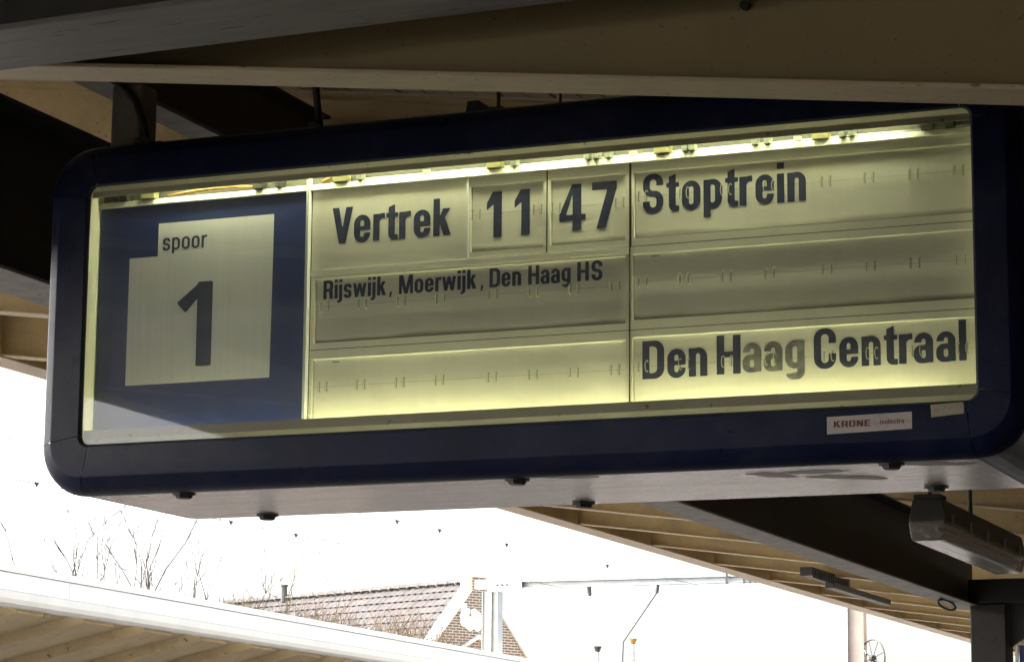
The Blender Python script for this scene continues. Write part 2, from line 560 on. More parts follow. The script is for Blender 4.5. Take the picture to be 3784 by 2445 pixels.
class G:
    def __init__(self, s=0.198, t=0.15, step=0.02):
        self.s, self.t, self.step = s, t, step
        xs = np.arange(-0.25, 1.15, step)
        ys = np.arange(-0.35, 1.12, step)
        self.X, self.Y = np.meshgrid(xs, ys)
        self.xs, self.ys = xs, ys
        self.cache = {}

    def box(self, x0, y0, x1, y1):
        X, Y = self.X, self.Y
        return np.maximum(np.maximum(x0 - X, X - x1), np.maximum(y0 - Y, Y - y1))

    def rr(self, x0, y0, x1, y1, r):
        r = min(r, (x1 - x0) / 2 - 1e-3, (y1 - y0) / 2 - 1e-3)
        qx = np.abs(self.X - (x0 + x1) / 2) - ((x1 - x0) / 2 - r)
        qy = np.abs(self.Y - (y0 + y1) / 2) - ((y1 - y0) / 2 - r)
        return np.hypot(np.maximum(qx, 0), np.maximum(qy, 0)) + np.minimum(np.maximum(qx, qy), 0) - r

    def poly(self, *pts):
        n = len(pts)
        area = sum(pts[i][0] * pts[(i + 1) % n][1] - pts[(i + 1) % n][0] * pts[i][1] for i in range(n))
        if area < 0:
            pts = pts[::-1]
        d = np.full_like(self.X, -9.0)
        for i in range(n):
            (x0, y0), (x1, y1) = pts[i], pts[(i + 1) % n]
            l = math.hypot(x1 - x0, y1 - y0)
            d = np.maximum(d, ((self.X - x0) * (y1 - y0) - (self.Y - y0) * (x1 - x0)) / l)
        return d

    def ring(self, x0, y0, x1, y1, ro=None, s=None, t=None):
        s, t = s or self.s, t or self.t
        w, h = x1 - x0, y1 - y0
        ro = ro or min(w, h) * 0.5
        ri = max(0.02, min(ro - s * 0.75, (w - 2 * s) * 0.5))
        return np.maximum(self.rr(x0, y0, x1, y1, ro), -self.rr(x0 + s, y0 + t, x1 - s, y1 - t, ri))

    def glyph(self, ch):
        s, t, B, mn, mx = self.s, self.t, self.box, np.minimum, np.maximum
        U = lambda *a: np.minimum.reduce(a)
        if ch == 'o': w = 0.52; d = self.ring(0, -.012, w, XH + .012)
        elif ch == 'e':
            w = 0.51
            d = self.ring(0, -.012, w, XH + .012)
            d = mx(d, -B(w / 2, .25, w + .1, .325))
            d = mn(d, B(s * .6, .325, w - s * .4, .325 + t * .75))
        elif ch == 'c':
            w = 0.49
            d = mx(self.ring(0, -.012, w, XH + .012), -B(w / 2, .27, w + .1, .48))
        elif ch == 'n':
            w = 0.51
            arch = mx(self.ring(0, -1, w, XH + .012), -B(-1, -1, 2, 0))
            arch = mx(arch, -B(-.3, 0, s * .7, 2))
            d = U(B(0, 0, s, XH), mx(arch, B(-1, 0, 2, 2)))
        elif ch == 'r':
            w = 0.36
            arm = mx(mx(self.ring(0, -1, .62, XH + .014), B(s * .8, XH - .2, w, 2)), -2 + 0 * self.X)
            d = U(B(0, 0, s, XH), arm)
        elif ch == 'a':
            w = 0.50
            top = mx(self.ring(0, .05, w, XH + .012), B(-1, .45, 2, 2))
            top = mx(top, -B(-.2, .3, s + .02, .51))
            bowl = self.ring(-.01, -.012, w, .45, ro=.2, t=t * .85)
            bowl = mx(bowl, B(-1, -1, w - .06, 2))
            d = U(top, bowl, B(w - s, 0, w, XH - .2))
        elif ch == 'g':
            w = 0.52
            bowl = mx(self.ring(0, .03, w + .02, XH + .012), B(-1, -1, w - .05, 2))
            tail = mx(self.ring(0.01, DES - .02, w, .3, ro=.2), B(-1, -1, 2, 0.03))
            tail = mx(tail, -B(-.2, -.10, s + .01, .1))
            d = U(bowl, B(w - s, -.05, w, XH), tail)
        elif ch == 'p':
            w = 0.52
            bowl = mx(self.ring(-.02, -.012, w, XH + .012), B(.06, -1, 2, 2))
            d = U(B(0, DES, s, XH), bowl)
        elif ch == 't':
            w = 0.36
            d = U(self.poly((.07, XH - .02), (.07, .90), (.07 + s, .97), (.07 + s, XH - .02)), B(.07, .15, .07 + s, XH),
                  B(0, XH - .12, w, XH), mx(self.ring(.07, -.012, .62, .5, ro=.18), B(0, -1, w + .005, .17)))
        elif ch == 'i': w = s; d = U(B(0, 0, s, XH), B(0, .86, s, 1.02))
        elif ch == 'l': w = s; d = B(0, 0, s, 1.02)
        elif ch == 'j':
            w = s
            tail = mx(self.ring(-.42, DES, s, .4, ro=.2, t=.13), B(-.10, -1, 2, 0.02))
            d = U(B(0, 0, s, XH), B(0, .86, s, 1.02), tail)
        elif ch == 'k':
            w = 0.53
            d = U(B(0, 0, s, 1.02), self.poly((s - .03, .24), (s - .03, .46), (w - .24, XH), (w - .01, XH)),
                  self.poly((w - .22, 0), (w + .01, 0), (.35, .50), (.19, .36)))
        elif ch == 'w':
            w = 0.80
            q = .175
            d = U(self.poly((0, XH), (q + .01, XH), (.30, 0), (.12, 0)), self.poly((.15, 0), (.30, 0), (.49, XH), (.31, XH)),
                  self.poly((.31, XH), (.49, XH), (.65, 0), (.50, 0)), self.poly((.50, 0), (.68, 0), (w, XH), (w - q - .01, XH)))
        elif ch == 'V':
            w = 0.64
            d = U(self.poly((0, 1), (.21, 1), (.40, 0), (.22, 0)), self.poly((.24, 0), (.42, 0), (w, 1), (w - .21, 1)))
        elif ch == 's':
            w = 0.48
            up = mx(self.ring(0, .30, w, XH + .012, ro=.2, t=t * .9), -B(w / 2, .2, w + .1, .52))
            lo = mx(self.ring(0, -.012, w, .30 + t * .9, ro=.2, t=t * .9), -B(-.1, .21, w / 2, .6))
            d = mn(up, lo)
        elif ch == 'S':
            w = 0.58
            up = mx(self.ring(0, .42, w, 1.015, ro=.26), -B(w / 2, .3, w + .1, .70))
            lo = mx(self.ring(0, -.015, w, .42 + t, ro=.26), -B(-.1, .30, w / 2, .8))
            d = mn(up, lo)
        elif ch == 'C':
            w = 0.60
            d = mx(self.ring(0, -.015, w, 1.015, ro=.28), -B(w / 2, .37, w + .1, .63))
        elif ch == 'D':
            w = 0.61
            d = U(mx(self.ring(-.3, 0, w, 1.0, ro=.27), B(.05, -1, 2, 2)), B(0, 0, s, 1))
            d = mx(d, B(0, 0, w, 1))
        elif ch == 'R':
            w = 0.59
            bowl = mx(self.ring(-.3, .40, w, 1.0, ro=.22), B(.05, -1, 2, 2))
            d = U(bowl, B(0, 0, s, 1), self.poly((w - s - .01, 0), (w + .01, 0), (w - .03, .47), (w - s - .05, .50)))
            d = mx(d, B(0, 0, w + .02, 1))
        elif ch == 'H': w = 0.62; d = U(B(0, 0, s, 1), B(w - s, 0, w, 1), B(0, .43, w, .43 + t))
        elif ch == 'M':
            w = 0.82
            d = U(B(0, 0, .165, 1), B(w - .165, 0, w, 1), self.poly((0, 1), (.24, 1), (.50, 0), (.32, 0)),
                  self.poly((w, 1), (w - .24, 1), (.32, 0), (.50, 0)))
        elif ch == 'K':
            w = 0.62
            d = U(B(0, 0, s, 1), self.poly((s - .03, .34), (s - .03, .6), (w - .26, 1), (w, 1)), self.poly((w - .24, 0), (w + .02, 0), (.38, .66), (.22, .5)))
        elif ch == 'O': w = 0.60; d = self.ring(0, 0, w, 1, ro=.12)
        elif ch == 'N': w = 0.62; d = U(B(0, 0, s, 1), B(w - s, 0, w, 1), self.poly((0, 1), (s + .05, 1), (w, 0), (w - s - .05, 0)))
        elif ch == 'E': w = 0.52; d = U(B(0, 0, s, 1), B(0, 0, w, t + .03), B(0, .43, w - .04, .43 + t), B(0, 1 - t - .03, w, 1))
        elif ch == ',': w = 0.20; d = self.poly((.03, .16), (.20, .16), (.10, -.13), (-.02, -.13))
        elif ch == '1': w = 0.36; d = U(B(w - s, 0, w, 1), self.poly((0, .76), (0, .60), (w - s + .02, .74), (w - s + .02, 1.0), (w - s - .02, 1.0)))
        elif ch == '4':
            w = 0.60
            d = U(B(w - s - .1, 0, w - .1, 1), B(0, .21, w, .34), self.poly((0, .21), (0, .36), (.29, 1), (.50, 1), (.17, .30)))
            d = mx(d, -self.poly((.155, .34), (w - s - .1, .34), (w - s - .1, .80)))
        elif ch == '7': w = 0.56; d = U(B(0, .83, w, 1), self.poly((.10, 0), (.31, 0), (w, .85), (w - .21, .85)))
        elif ch == 'X':      # the tall track numeral: a one with a thick slanted flag
            w = 0.47
            d = U(B(w - .20, 0, w, 1), self.poly((0, .765), (.12, .64), (w - .08, .93), (w - .08, 1), (w - .16, 1)))
            d = mx(d, B(-1, 0, w, 1))
        else: w = 0.2; d = self.X * 0 + 1
        return d, w

    def mesh(self, ch):
        if ch in self.cache:
            return self.cache[ch]
        d, w = self.glyph(ch)
        xs, ys = self.xs, self.ys
        polys = []
        ins = d < 0
        for j in range(len(ys) - 1):
            i = 0
            while i < len(xs) - 1:
                c = (ins[j, i], ins[j, i + 1], ins[j + 1, i + 1], ins[j + 1, i])
                if all(c):
                    k = i
                    while k + 1 < len(xs) - 1 and ins[j, k + 2] and ins[j + 1, k + 2]:
                        k += 1
                    polys.append([(xs[i], ys[j]), (xs[k + 1], ys[j]), (xs[k + 1], ys[j + 1]), (xs[i], ys[j + 1])])
                    i = k + 1
                    continue
                if any(c):
                    P = [(xs[i], ys[j], d[j, i]), (xs[i + 1], ys[j], d[j, i + 1]), (xs[i + 1], ys[j + 1], d[j + 1, i + 1]), (xs[i], ys[j + 1], d[j + 1, i])]
                    out = []
                    for q in range(4):
                        a, b = P[q], P[(q + 1) % 4]
                        if a[2] < 0:
                            out.append((a[0], a[1]))
                        if (a[2] < 0) != (b[2] < 0):
                            u = a[2] / (a[2] - b[2])
                            out.append((a[0] + (b[0] - a[0]) * u, a[1] + (b[1] - a[1]) * u))
                    if len(out) >= 3:
                        polys.append(out)
                i += 1
        self.cache[ch] = (polys, w)
        return polys, w


FONT = G()
FONT_LIGHT = G(s=0.15, t=0.125)
FONT_THIN = G(s=0.09, t=0.09)


def text(name, string, material, parent, x0, x1, zb, cap, y, font=FONT, gap=0.085, space=0.19, label=None, skip=None):
    """print a string on the plane y: baseline zb, capitals cap tall, fitted between x0 and x1"""
    def adv(a, b):
        g = gap
        if a in 'ij' and b in 'ij': g = gap * 0.9
        if a + b in ('rt', 'tr', 'rw', 'Ve', 'ra'): g = gap * 0.45
        return g
    total, pos = 0, []
    for k, ch in enumerate(string):
        if ch == ' ':
            total += space
            pos.append(None)
            continue
        w = font.mesh(ch)[1]
        if k and string[k - 1] != ' ':
            total += adv(string[k - 1], ch)
        pos.append(total)
        total += w
    kx = (x1 - x0) / total
    mb = MB()
    for ch, p in zip(string, pos):
        if p is None:
            continue
        if ch == '*':
            continue
        for poly in font.mesh(ch)[0]:
            mb.face([(x0 + (p + q[0]) * kx, y, zb + q[1] * cap) for q in poly])
    o = mb.build(name, material, parent, recalc=False)
    me = o.data
    me.flip_normals()
    if label: o['label'] = label
    return o


# ================================================================== SETTING
def structure(name, mb, material):
    o = mb.build(name, material)
    o['kind'] = 'structure'
    return o


g = MB()
g.box(-400, 400, -300, 500, -0.95, -0.80)
structure('ground', g, M['ground'])
g = MB()
g.box(-6.3, 9.0, -60, 90, -0.79, 0.0)
structure('platform', g, M['paving'])
g = MB()
g.box(-26.0, -14.4, -60, 90, -0.79, 0.0)
structure('far_platform', g, M['paving'])
for xr in (-7.9, -9.4, -11.7, -13.2):
    t_ = thing('rail', (xr, 0, -0.8), {-7.9: 'rusty steel rail nearest our platform', -9.4: 'rusty far rail of the nearer track', -11.7: 'rusty near rail of the farther track', -13.2: 'rusty steel rail nearest the opposite platform'}[xr], 'rail', 'rails of the two tracks')
    box('rail_head', M['rust'], t_, xr - .035, xr + .035, -60, 90, -.70, -.66)
    box('rail_web', M['rust'], t_, xr - .01, xr + .01, -60, 90, -.79, -.701)

st_w = thing('light_block_wall', (5.6, 10, 0), 'unseen brown brick wall added to block light, outside the picture to the right', 'building')
box('wall', M['brick_red'], st_w, 5.5, 5.8, -45, 50, 0.0, 3.4)  # unseen wall, added to keep light off the near platform

# ================================================================== OUR CANOPY
canopy = thing('platform_canopy', (-1.9, 15.1, 0), 'cream steel platform canopy with dark lengthwise girder and sloping rafters above the departure board', 'canopy')
SL = 0.13
zb = lambda x: 3.608 - SL * x           # underside of the rafters
H_R = 0.30


def rafter(Y, x0, x1, w=0.14, z_of=zb, h=H_R, flip=1, mw=None, mf=None):
    """sloping I-beam across the platform: web one part, lower flange its own part"""
    t = 0.012
    mb = MB()
    mb.hexa([(x0, Y - t / 2, z_of(x0) + t), (x0, Y + t / 2, z_of(x0) + t), (x0, Y + t / 2, z_of(x0) + h - t), (x0, Y - t / 2, z_of(x0) + h - t)],
            [(x1, Y - t / 2, z_of(x1) + t), (x1, Y + t / 2, z_of(x1) + t), (x1, Y + t / 2, z_of(x1) + h - t), (x1, Y - t / 2, z_of(x1) + h - t)])
    # upper flange
    mb.hexa([(x0, Y - w / 2, z_of(x0) + h - t + .001), (x0, Y + w / 2, z_of(x0) + h - t + .001), (x0, Y + w / 2, z_of(x0) + h), (x0, Y - w / 2, z_of(x0) + h)],
            [(x1, Y - w / 2, z_of(x1) + h - t + .001), (x1, Y + w / 2, z_of(x1) + h - t + .001), (x1, Y + w / 2, z_of(x1) + h), (x1, Y - w / 2, z_of(x1) + h)])
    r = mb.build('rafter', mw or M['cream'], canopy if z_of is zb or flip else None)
    fb = MB()
    fb.hexa([(x0, Y - w / 2, z_of(x0)), (x0, Y + w / 2, z_of(x0)), (x0, Y + w / 2, z_of(x0) + t), (x0, Y - w / 2, z_of(x0) + t)],
            [(x1, Y - w / 2, z_of(x1)), (x1, Y + w / 2, z_of(x1)), (x1, Y + w / 2, z_of(x1) + t), (x1, Y - w / 2, z_of(x1) + t)])
    fb.build('flange', mf or M['cream_flange'], r, bevel=.003)
    return r


XF = -6.87
ys = [-1.17]
ys += [7.990 + 2.112 * k for k in (-4, -3, -2, -1, 0, 1, 2, 3, 4, 5)]
ys += [18.55 + 2.24 * k for k in range(1, 15)]
for Y in ys:
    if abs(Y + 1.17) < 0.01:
        rafter(Y, XF + .02, 5.2, w=0.14, z_of=lambda x: 3.272 - .1205 * x, h=.46, mw=M['cream_shaded'])
    else:
        rafter(Y, XF + .02, 5.2)
for k in range(20):
    rafter(-2.6 - 2.112 * k, XF + .02, 5.2)

# longitudinal girder (two parts: black web, weathered grey lower flange)
gm = MB()
gm.box(-2.16, -2.14, -16, 15.25, 3.324, 3.855)
gm.box(-2.25, -2.03, -16, 15.25, 3.856, 3.87)
gd = gm.build('girder', M['dark_steel'], canopy)
gf = MB()
gf.box(-2.26, -2.04, -16, 15.25, 3.31, 3.323)
gf.build('flange', M['grey_flange'], gd, bevel=.003)

# edge beam (fascia channel)
fm = MB()
fm.box(XF - .16, XF - .15, -45, 50, 4.492, 4.90)
fb = fm.build('edge_beam', M['cream'], canopy)
fm = MB()
fm.box(XF - .16, XF + .06, -45, 50, 4.48, 4.491)
fm.build('flange', M['fascia'], fb, bevel=.002)

# roof deck: single boards where they can be picked out, sheet beyond
zd = lambda x: zb(x) + H_R + .004
bw = 0.096
x = -3.6
proto = None
while x < 0.6:
    pm = MB()
    xa, xb = x + .004, x + bw - .004
    dz = random.uniform(-.003, .003)
    pm.hexa([(xa, -.35, zd(xa) + dz), (xb, -.35, zd(xb) + dz), (xb, 1.58, zd(xb) + dz), (xa, 1.58, zd(xa) + dz)],
            [(xa, -.35, zd(xa) + .02 + dz), (xb, -.35, zd(xb) + .02 + dz), (xb, 1.58, zd(xb) + .02 + dz), (xa, 1.58, zd(xa) + .02 + dz)])
    pm.build('plank', M['plank'], canopy)
    x += bw
dm = MB()
def deck(x0, x1, y0, y1, lift=.03, th=.06):
    dm.hexa([(x0, y0, zd(x0) + lift), (x1, y0, zd(x1) + lift), (x1, y1, zd(x1) + lift), (x0, y1, zd(x0) + lift)],
            [(x0, y0, zd(x0) + lift + th), (x1, y0, zd(x1) + lift + th), (x1, y1, zd(x1) + lift + th), (x0, y1, zd(x0) + lift + th)])
deck(XF - .2, 5.4, -45, 50)
dm.build('roof_deck', M['plank'], canopy)

# tie beam close to the camera: black web, worn grey underside
tm = MB()
A0, A1 = Vector((-4.0, -1.40, 3.282)), Vector((1.75, -1.40, 3.335))
B0, B1 = Vector((-4.0, -1.575, 3.282)), Vector((1.75, -1.745, 3.335))
tt = Vector((0, 0, .016))
tm.hexa([A0, B0, B0 + tt, A0 + tt], [A1, B1, B1 + tt, A1 + tt])
tf = MB()
C0, C1 = (A0 + B0) / 2, (A1 + B1) / 2
hh = Vector((0, 0, .42))
yy = Vector((0, .008, 0))
t2 = tt + Vector((0, 0, .001))
tf.hexa([C0 - yy + t2, C0 + yy + t2, C0 + yy + hh, C0 - yy + hh], [C1 - yy + t2, C1 + yy + t2, C1 + yy + hh, C1 - yy + hh])
h3 = hh + Vector((0, 0, .001)); h4 = hh + Vector((0, 0, .016))
tf.hexa([A0 + h3, B0 + h3, B0 + h4, A0 + h4], [A1 + h3, B1 + h3, B1 + h4, A1 + h4])
tb = tf.build('tie_beam', M['dark_steel'], canopy)
tm.build('flange', M['tie_grey'], tb, bevel=.003)

# bolt hole and washer in the near rafter
hm = MB()
hm.tube([(0.98, -1.19, 3.343), (0.98, -1.1765, 3.343)], .011, 14)
hm.build('bolt', M['black'], canopy)

# column with head box and haunch
cm = MB()
cm.box(-2.10, -1.81, 14.95, 15.22, 0, 3.325)
col_ = cm.build('column', M['dark_steel'], canopy, bevel=.01)
cm = MB()
cm.box(-2.105, -.9, 14.91, 15.26, 3.33, 3.52)
cm.build('column_head', M['dark_steel'], canopy, bevel=.006)
cm = MB()
cm.hexa([(-1.80, 15.05, 3.325), (-1.30, 15.05, 3.325), (-1.55, 15.05, 3.15), (-1.80, 15.05, 2.98)],
        [(-1.80, 15.12, 3.325), (-1.30, 15.12, 3.325), (-1.55, 15.12, 3.15), (-1.80, 15.12, 2.98)])
cm.build('haunch', M['dark_steel'], canopy)
# loop of cable on the girder end
cm = MB()
pts = [(-2.15 + .0 * a, 14.35 + .30 * math.cos(a), 3.31 - .035 - .035 * math.sin(a)) for a in [k * 2 * math.pi / 20 for k in range(21)]]
cm.tube(pts, .009, 6, cap=False)
cl = cm.build('cable_loop', M['black'])
tag(cl, 'black loop of cable hanging beneath the dark girder beside the column', 'cable')

# short lengthwise purlin with hanger post by the sign's left end
pm = MB()
pm.box(-1.452, -1.444, -1.0, 1.62, 3.758, 4.0)
pm.box(-1.50, -1.395, -1.0, 1.62, 4.001, 4.01)
pu = pm.build('purlin', M['dark_brown'], canopy)
pm = MB()
pm.box(-1.50, -1.395, -1.0, 1.62, 3.745, 3.757)
pm.build('flange', M['post_grey'], pu)
pm = MB()
pm.box(-1.405, -1.30, .15, .25, 3.524, 3.742)
pm.build('hanger_post', M['post_grey'], canopy, bevel=.012)
# ================================================================== DEPARTURE SIGN
SX0, SX1, SZ0, SZ1 = -1.383, 1.217, 2.632, 3.397
sign = thing('departure_board', (-0.08, 0.37, 2.49), 'navy framed departure board with lit cream flap panels and blue track panel under the canopy', 'departure board')


def rect_path(o, nseg=10):
    """closed path round the window, grown by the fraction o of the frame width; lists of points per run"""
    x0, x1 = SX0 - .143 * o, SX1 + .130 * o
    z0, z1 = SZ0 - .139 * o, SZ1 + .128 * o
    r = .03 + .115 * o
    runs = {}
    cs = {'bl': (x0 + r, z0 + r, 180), 'br': (x1 - r, z0 + r, 270), 'tr': (x1 - r, z1 - r, 0), 'tl': (x0 + r, z1 - r, 90)}
    for k, (cx, cz, a0) in cs.items():
        runs[k] = [(cx + r * math.cos(R(a0 + 90 * i / nseg)), cz + r * math.sin(R(a0 + 90 * i / nseg))) for i in range(nseg + 1)]
    runs['bottom'] = [runs['bl'][-1], runs['br'][0]]
    runs['right'] = [runs['br'][-1], runs['tr'][0]]
    runs['top'] = [runs['tr'][-1], runs['tl'][0]]
    runs['left'] = [runs['tl'][-1], runs['bl'][0]]
    return runs


PROF = [(0.0, .022), (0.0, .002), (.01, .0005), (.02, 0), (.03, 0), (.62, 0.0), (.64, 0.0), (.66, .001), (.84, .016), (.86, .018), (.91, .026), (.955, .037), (.985, .05), (.99, .062), (.97, .066)]
paths = [rect_path(o) for o, _ in PROF]
for key in ('bl', 'br', 'tr', 'tl', 'bottom', 'right', 'top', 'left'):
    mb = MB()
    n = len(paths[0][key])
    rows = []
    for (o_, y_), pt in zip(PROF, paths):
        base = len(mb.v)
        run = [Vector((q[0], y_, q[1])) for q in pt[key]]
        if key in ('bottom', 'right', 'top', 'left'):      # leave a 2 mm seam to the corner pieces
            d = (run[1] - run[0]).normalized()
            run = [run[0] + d * .0018, run[1] - d * .0018]
        mb.v += [tuple(q) for q in run]
        rows.append(base)
    for a, b in zip(rows[:-1], rows[1:]):
        for i in range(n - 1):
            mb.f.append((a + i, a + i + 1, b + i + 1, b + i))
    mb.build('frame_corner' if key in ('bl', 'br', 'tr', 'tl') else 'frame_rail', M['navy'], sign, smooth=True)
# gasket: thin dark line round the window
gk = MB()
pa, pb = rect_path(-.035), rect_path(0.0)
loop_a = sum((pa[k] for k in ('bl', 'br', 'tr', 'tl')), [])
loop_b = sum((pb[k] for k in ('bl', 'br', 'tr', 'tl')), [])
nl = len(loop_a)
for i in range(nl):
    j = (i + 1) % nl
    gk.face([(loop_a[i][0], .006, loop_a[i][1]), (loop_a[j][0], .006, loop_a[j][1]), (loop_b[j][0], .003, loop_b[j][1]), (loop_b[i][0], .003, loop_b[i][1])])
gk.build('gasket', M['black'], sign)
# housing shell behind the frame
Ys = [.072, .08, .70, .735, .75]
Os = [.955, .965, .965, .90, .82]
hp = [rect_path(o) for o in Os]
order = ('bl', 'bottom', 'br', 'right', 'tr', 'top', 'tl', 'left')
side = MB()
for s_ in range(len(Ys) - 1):
    for key in ('bl', 'br', 'right', 'tr', 'top', 'tl', 'left'):
        a, b = hp[s_][key], hp[s_ + 1][key]
        for i in range(len(a) - 1):
            side.face([(a[i][0], Ys[s_], a[i][1]), (a[i + 1][0], Ys[s_], a[i + 1][1]), (b[i + 1][0], Ys[s_ + 1], b[i + 1][1]), (b[i][0], Ys[s_ + 1], b[i][1])])
lp = sum((hp[-1][k] for k in ('bl', 'br', 'tr', 'tl')), [])
side.face([(q[0], Ys[-1], q[1]) for q in lp])
side.build('housing', M['navy'], sign, smooth=False)
un = MB()
a0x, a1x = hp[1]['bottom'][0][0] + .002, hp[1]['bottom'][1][0] - .002
zu = hp[1]['bottom'][0][1]
un.box(a0x, a1x, .082, .70, zu - .001, zu + .004)
un.hexa([(a0x, .701, zu - .001), (a1x, .701, zu - .001), (a1x, .701, zu + .004), (a0x, .701, zu + .004)],
        [(a0x, .735, zu + .008), (a1x, .735, zu + .008), (a1x, .735, zu + .013), (a0x, .735, zu + .013)])
un.build('underside_sheet', M['underside'], sign)
# darker blotches on the sheet, each with its own outline
for cx_, cy_, rx_, ry_, an in ((.62, .22, .075, .018, .9), (.74, .19, .09, .016, .05), (.80, .33, .11, .017, .5), (1.05, .12, .12, .016, .35), (.10, .10, .07, .010, .1)):
    rngs = random.Random(int(cx_ * 100))
    sm = MB()
    pts = []
    for q in range(22):
        a = 2 * math.pi * q / 22
        k = 1 + rngs.uniform(-.18, .18)
        u, v = rx_ * k * math.cos(a), 2.2 * ry_ * k * math.sin(a)
        pts.append((cx_ + u * math.cos(an) - v * math.sin(an), cy_ + u * math.sin(an) + v * math.cos(an), zu - .0018))
    sm.face(pts[::-1])
    sm.build('blotch', M['blotch'], sign, recalc=False)
gv = MB()
gv.box(a0x, a1x, .060, .081, zu + .006, zu + .012)
gv.build('groove', M['black'], sign)
# bolts under the housing
for bx, by in ((-1.08, .085), (-1.11, .66), (-.06, .085), (-.08, .65), (.972, .085), (.97, .59)):
    b = MB()
    b.tube([(bx, by, zu - .002), (bx, by, zu - .006)], .034, 20)
    b.tube([(bx, by, zu - .006), (bx, by, zu - .017)], [.027, .021], 6)
    b.build('bolt', M['fixture'], sign)

# glass
gp = MB()
q = sum((rect_path(.04)[k] for k in ('bl', 'br', 'tr', 'tl')), [])
tilt = 0.0022
gp.face([(a, .0115 + (b - 3.0) * tilt, b) for a, b in q])
gp.build('glass', M['glass'], sign)

# bezels, inner walls, ledge
bz = MB()
bz.face([(SX0, .014, 3.399), (SX1 + .005, .014, 3.399), (SX1 + .005, .030, 3.384), (SX0, .030, 3.384)])
bz.face([(SX0, .030, 3.384), (SX1 + .005, .030, 3.384), (SX1 + .005, .031, 3.367), (SX0, .031, 3.367)])
bz.face([(SX0, .031, 3.367), (SX1 + .005, .031, 3.367), (SX1 + .005, .033, 3.367), (SX0, .033, 3.367)])
bz.face([(SX0, .033, 3.367), (SX1 + .005, .033, 3.367), (SX1 + .005, .026, 3.475), (SX0, .026, 3.475)])
bz.build('upper_bezel', M['bezel'], sign, recalc=False)
bz = MB()
bz.face([(SX0, .014, 2.630), (SX1 + .005, .014, 2.630), (SX1 + .005, .028, 2.655), (SX0, .028, 2.655)])
bz.face([(SX0, .028, 2.655), (SX1 + .005, .028, 2.655), (SX1 + .005, .030, 2.682), (SX0, .030, 2.682)])
bz.face([(SX0, .030, 2.682), (SX1 + .005, .030, 2.682), (SX1 + .005, .033, 2.682), (SX0, .033, 2.682)])
bz.face([(SX0, .033, 2.682), (SX1 + .005, .033, 2.682), (SX1 + .005, .026, 2.555), (SX0, .026, 2.555)])
bz.build('lower_bezel', M['bezel'], sign, recalc=False)
cs = MB()
cs.box(SX0 - .012, SX0 - .002, .014, .10, 2.55, 3.48)        # left wall
cs.box(SX1 + .006, SX1 + .016, .014, .10, 2.55, 3.48)        # right wall
cs.box(SX0 - .002, SX1 + .006, .024, .098, 3.474, 3.48)      # ceiling of the lamp bay
cs.box(SX0 - .002, SX1 + .006, .024, .098, 2.550, 2.556)     # floor of the lamp bay
cs.box(SX0 - .002, SX1 + .006, .099, .105, 2.55, 2.645)
cs.build('inner_casing', M['casing'], sign)
box('lamp_bay_back', M['bay'], sign, SX0 - .002, SX1 + .006, .099, .105, 3.35, 3.48)
lg = MB()
lg.hexa([(SX0, .069, 3.3436), (SX0, .082, 3.3436), (SX0, .098, 3.361), (SX0, .076, 3.3605)],
        [(SX1, .069, 3.3436), (SX1, .082, 3.3436), (SX1, .098, 3.361), (SX1, .076, 3.3605)])
lg.build('lamp_ledge', M['ledge'], sign)
cv = MB()
cv.box(SX0, SX1, .135, .14, 2.62, 3.348)
cv.build('back_plate', M['cavity'], sign)

# fluorescent tubes
for ty, z_, segs in ((.038, 3.450, ((-1.20, -.10), (-.07, 1.02))), (.038, 2.570, ((-1.24, -.04), (-.01, 1.12)))):
    for a, b in segs:
        t = MB()
        t.tube([(a, ty, z_), (b, ty, z_)], .008, 12)
        tube = t.build('fluorescent_tube', M['tube'] if z_ > 3 else M['tube_low'], sign, smooth=True)
        for e in (a, b):
            c = MB()
            s_ = -1 if e == a else 1
            c.tube([(e + s_ * .001, ty, z_), (e + s_ * .014, ty, z_)], .0085, 12)
            c.build('end_cap', M['fixture'], tube)
# lamp holders, starter blocks and clips seen in the slit above the ledge
for px_ in (-1.22, -.60, -.13, .36, .80):
    box('starter_block', M['yellow_plastic'], sign, px_ - .022, px_ + .022, .064, .094, 3.3615, 3.385)
for px_ in (-.54, -.07, .145, .17, .205, .425, .445, .62, .655, .86, .885):
    box('lamp_holder', M['clear_plastic'], sign, px_ - .008, px_ + .008, .062, .094, 3.3615, 3.385)
for px_ in (-.33, .10 + .18, .64 + .1):
    box('clip', M['bezel'], sign, px_ - .010, px_ + .010, .058, .068, 3.359, 3.371)
for px_, w_ in ((-1.345, .02), (-1.30, .024), (-.86, .03), (-.795, .018), (1.085, .03), (1.145, .022)):
    box('spring_clip', M['fixture'], sign, px_ - w_ / 2, px_ + w_ / 2, .062, .094, 3.3615, 3.388)
wr = MB()
wr.tube([(-1.16, .08, 3.366), (-1.05, .075, 3.374), (-.95, .08, 3.377), (-.85, .085, 3.368)], .005, 6)
wr.tube([(-.66, .08, 3.366), (-.62, .075, 3.380), (-.60, .08, 3.385)], .006, 6)
wr.build('lamp_wire', M['orange_plastic'], sign, smooth=True)
wr = MB()
wr.tube([(-.55, .090, 3.368), (1.2, .090, 3.368)], .0022, 6)
wr.build('lamp_wire', M['white_panel'], sign, smooth=True)
box('divider', M['white_panel'], sign, -.701, -.693, .060, .080, 2.66, 3.385)

